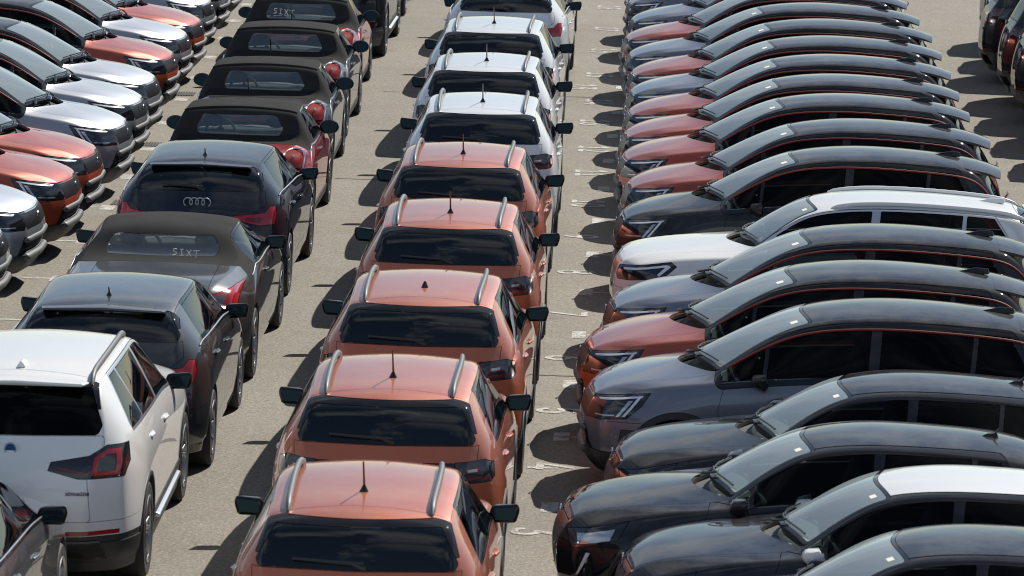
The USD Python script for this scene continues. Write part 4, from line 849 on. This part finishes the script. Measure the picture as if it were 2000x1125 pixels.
# ------------------------------------------------------------------ the right row: noses to the left
ORANGE = dict(paint='paint_orange_crossover', paint_roof='paint_roof_black'); GREY = dict(paint='paint_grey', paint_roof='paint_roof_black'); SILVER = dict(paint='paint_silver', paint_roof='paint_roof_black'); BLACK = dict(paint='paint_black', paint_roof='paint_roof_black')
FACE_L, FACE_R, FACE_UP = 180 - LOT, -LOT - 2.5, 90 - LOT
row = [(4, .70, 39.07, GREY, 'grey crossover with black roof, nearest crossover of the right row'),
       (5, .69, 41.18, ORANGE, 'orange crossover with black roof, nearest orange car of the right row'),
       (6, .95, 43.46, GREY, 'grey crossover with black roof directly before the white SUV'),
       (8, 1.15, 49.13, BLACK, 'black crossover parked directly beyond the white SUV of the right row'),
       (9, 1.27, 51.51, ORANGE, 'orange crossover directly beyond the black crossover of the right row'),
       (10, 1.26, 53.86, ORANGE, 'orange crossover second beyond the black crossover, by painted number 9'),
       (11, 1.32, 55.86, ORANGE, 'orange crossover of the right row, third beyond the black crossover'),
       (12, 1.41, 58.02, ORANGE, 'orange crossover of the right row, last of four orange ones side by side'),
       (13, 1.48, 60.18, GREY, 'grey crossover of the right row directly beyond the four orange ones'),
       (14, 1.54, 62.32, ORANGE, 'orange crossover of the right row between two grey ones, nearer of two such'),
       (15, 1.55, 64.48, GREY, 'grey crossover of the right row between two single orange ones'),
       (16, 1.55, 66.65, ORANGE, 'orange crossover of the right row, farthest orange one'),
       (17, 1.69, 69.21, GREY, 'grey crossover of the right row directly beyond its farthest orange one'),
       (18, 1.71, 71.87, GREY, 'grey crossover of the right row, second beyond its farthest orange one'),
       (19, 1.78, 74.3, GREY, 'grey crossover at the far end of the right row, cut by the top edge')]
for k, x, y, lk, label in row:
    place('crossover', crossover, lk, on((x, y), 2.0, 0, FACE_L), FACE_L, label, 'crossover', 'crossovers parked side by side in the right row')
place('white_suv', mid_suv, dict(paint='paint_white'), on((1.05, 45.75), 2.14, 0, FACE_L), FACE_L, 'white SUV with roof rails standing between the crossovers of the right row', 'SUV')
CB = dict(paint='paint_black', paint_roof='paint_roof_black', mirror_paint='gloss_black')
place('black_hatchback', city, CB, on((.86, 36.53), 1.90, 0, FACE_L), FACE_L, 'black hatchback of the right row next to the nearest grey crossover', 'hatchback')
place('black_hatchback', city, CB, on((.44, 34.31), 1.90, 0, FACE_L), FACE_L, 'black hatchback with its nose farthest left, before the white-roofed car', 'hatchback')
place('white_roofed_hatchback', city, dict(paint='paint_navy', paint_roof='paint_white', mirror_paint='paint_white'), on((.87, 32.68), 1.90, 0, FACE_L), FACE_L, 'dark blue hatchback with white roof and white mirrors', 'hatchback')
place('black_hatchback', city, CB, on((.84, 30.65), 1.90, 0, FACE_L), FACE_L, 'dark hatchback at the bottom right corner, only roof and windscreen in view', 'hatchback')

# ------------------------------------------------------------------ the left row: noses to the right
left = [(-5.15, 46.3, SILVER, 'silver crossover past the left edge, seen only by its shadow'), (-5.02, 48.52, SILVER, 'silver crossover cut by the left edge, nearest nose of the left row'),
        (-4.85, 50.78, ORANGE, 'orange crossover of the left row, nearer of two orange ones side by side'), (-4.79, 52.78, ORANGE, 'orange crossover of the left row, farther of two orange ones side by side'),
        (-4.67, 55.39, SILVER, 'silver crossover of the left row, nearest of three silver ones'), (-4.67, 57.71, SILVER, 'silver crossover of the left row, middle of three silver ones'),
        (-4.68, 59.88, SILVER, 'silver crossover of the left row, farthest of three silver ones'), (-4.66, 62.66, ORANGE, 'orange crossover of the left row directly beyond three silver ones'),
        (-4.66, 65.15, SILVER, 'silver crossover of the left row between two single orange ones'), (-4.60, 67.02, ORANGE, 'orange crossover of the left row, farthest orange one'),
        (-4.65, 69.94, SILVER, 'silver crossover of the left row directly beyond its farthest orange one'), (-4.60, 72.4, SILVER, 'grey crossover of the left row, second to last at the top edge'), (-4.55, 74.8, BLACK, 'dark crossover at the far end of the left row, at the top edge')]
for x, y, lk, label in left:
    place('crossover', crossover, lk, on((x, y), 2.0, 0, FACE_R), FACE_R, label, 'crossover', 'crossovers parked side by side in the left row')

# ------------------------------------------------------------------ the column of compact SUVs
ORG, WHT = dict(paint='paint_orange', mirror_paint='gloss_black'), dict(paint='paint_white_cool', mirror_paint='gloss_black')
ants = [(-.96, 30.85), (-.88, 35.13), (-.73, 39.43), (-.60, 43.84), (-.53, 48.08), (-.39, 52.54), (-.37, 56.67), (-.31, 61.04)]
ords = ['cut by the bottom edge', 'second from the bottom', 'third from the bottom', 'fourth from the bottom', 'next to the white ones', 'nearest of three alike', 'middle of three alike', 'farthest of three alike']
for k, (x, y) in enumerate(ants):
    place('compact_suv', small_suv_stub if k == 2 else small_suv, ORG if k < 5 else WHT, on((x, y), -1.12, 0, FACE_UP), FACE_UP, f"{'copper orange' if k < 5 else 'white'} compact SUV with roof rails in the middle column, {ords[k]}", 'compact SUV', f"{'orange' if k < 5 else 'white'} compact SUVs in the middle column")
place('white_hatchback', hatch, dict(paint='paint_white_cool'), on((-.10, 69.2), .68, 0, FACE_UP), FACE_UP, 'white hatchback with red tail light ahead of the white compact SUVs', 'hatchback')
place('grey_hatchback', hatch, dict(paint='paint_mid_grey'), on((.0, 74.3), .68, 0, FACE_UP), FACE_UP, 'grey car at the top edge ahead of the white hatchback', 'hatchback')

# ------------------------------------------------------------------ the second column
place('grey_hatchback', hatch, dict(paint='paint_mid_grey'), on((-3.19, 32.44), .68, -.91, FACE_UP), FACE_UP, 'grey car cut by the bottom left corner behind the white SUV', 'hatchback')
place('large_suv', big_suv, dict(paint='paint_white'), on((-2.64, 37.09), .76, -.955, FACE_UP), FACE_UP, 'large white SUV seen from behind at the lower left', 'SUV')
place('dark_hatchback', hatch, dict(paint='paint_dark_grey'), on((-3.35, 41.35), .68, 0, FACE_UP), FACE_UP, 'dark grey hatchback between the white SUV and the grey convertible', 'hatchback')
place('convertible', cabrio, dict(paint='paint_graphite'), on((-3.25, 45.55), .74, 0, FACE_UP), FACE_UP, 'grey convertible with grey fabric roof and white writing on its rear window', 'convertible')
place('black_hatchback', hatch, dict(paint='paint_navy'), on((-3.14, 50.4), .68, 0, FACE_UP), FACE_UP, 'black hatchback with four chrome rings directly behind the convertible minis', 'hatchback')
for k, (x, y, c_, t) in enumerate([(-3.07, 54.4, 'paint_red', 'red convertible with black fabric roof, nearest of the four small convertibles'), (-3.05, 58.7, 'paint_dark_grey', 'dark grey small convertible with black fabric roof, nearer of two dark ones'),
                                  (-3.01, 63.0, 'paint_dark_grey', 'dark grey small convertible with black fabric roof, farther of two dark ones'), (-3.0, 67.0, 'paint_red', 'red convertible with black fabric roof at the top edge, farthest of four')]):
    place('small_convertible', mini if k < 3 else mini_written, dict(paint=c_), on((x, y), .52, 0, FACE_UP), FACE_UP, t, 'convertible', 'small convertibles in the second column')
place('large_suv', big_suv, dict(paint='paint_black', lamp_red='lamp_red_dark'), on((-1.98, 70.9), -1.374, -.945, FACE_UP), FACE_UP, 'black SUV ahead of the farthest red convertible', 'SUV')
place('large_suv', big_suv, dict(paint='paint_black', lamp_red='lamp_red_dark'), on((-1.84, 76.9), -1.374, -.945, FACE_UP), FACE_UP, 'black SUV at the top edge, farther of two ahead of the convertibles', 'SUV')

# ------------------------------------------------------------------ the dark cars at the far right, tails to the left
dark = [(7.3, 74.6, 'black SUV past the top right corner, seen by its shadow'), (7.25, 72.2, 'black SUV at the top right corner, cut by the top edge'), (6.83, 69.8, 'black SUV at the right edge, farthest of three with tails in view'), (6.84, 67.0, 'black SUV at the right edge, middle of three with tails in view'),
        (6.82, 64.9, 'black SUV at the right edge, nearest of three with tails in view'), (6.82, 62.6, 'black SUV past the right edge, seen only by its shadow'), (6.82, 60.3, 'black SUV past the right edge, nearest one seen only by its shadow')]
for x, y, t in dark:
    place('large_suv', big_suv, dict(paint='paint_black', lamp_red='lamp_red_dark'), on((x, y), -2.36, 0, FACE_R), FACE_R, t, 'SUV', 'black SUVs at the right edge')
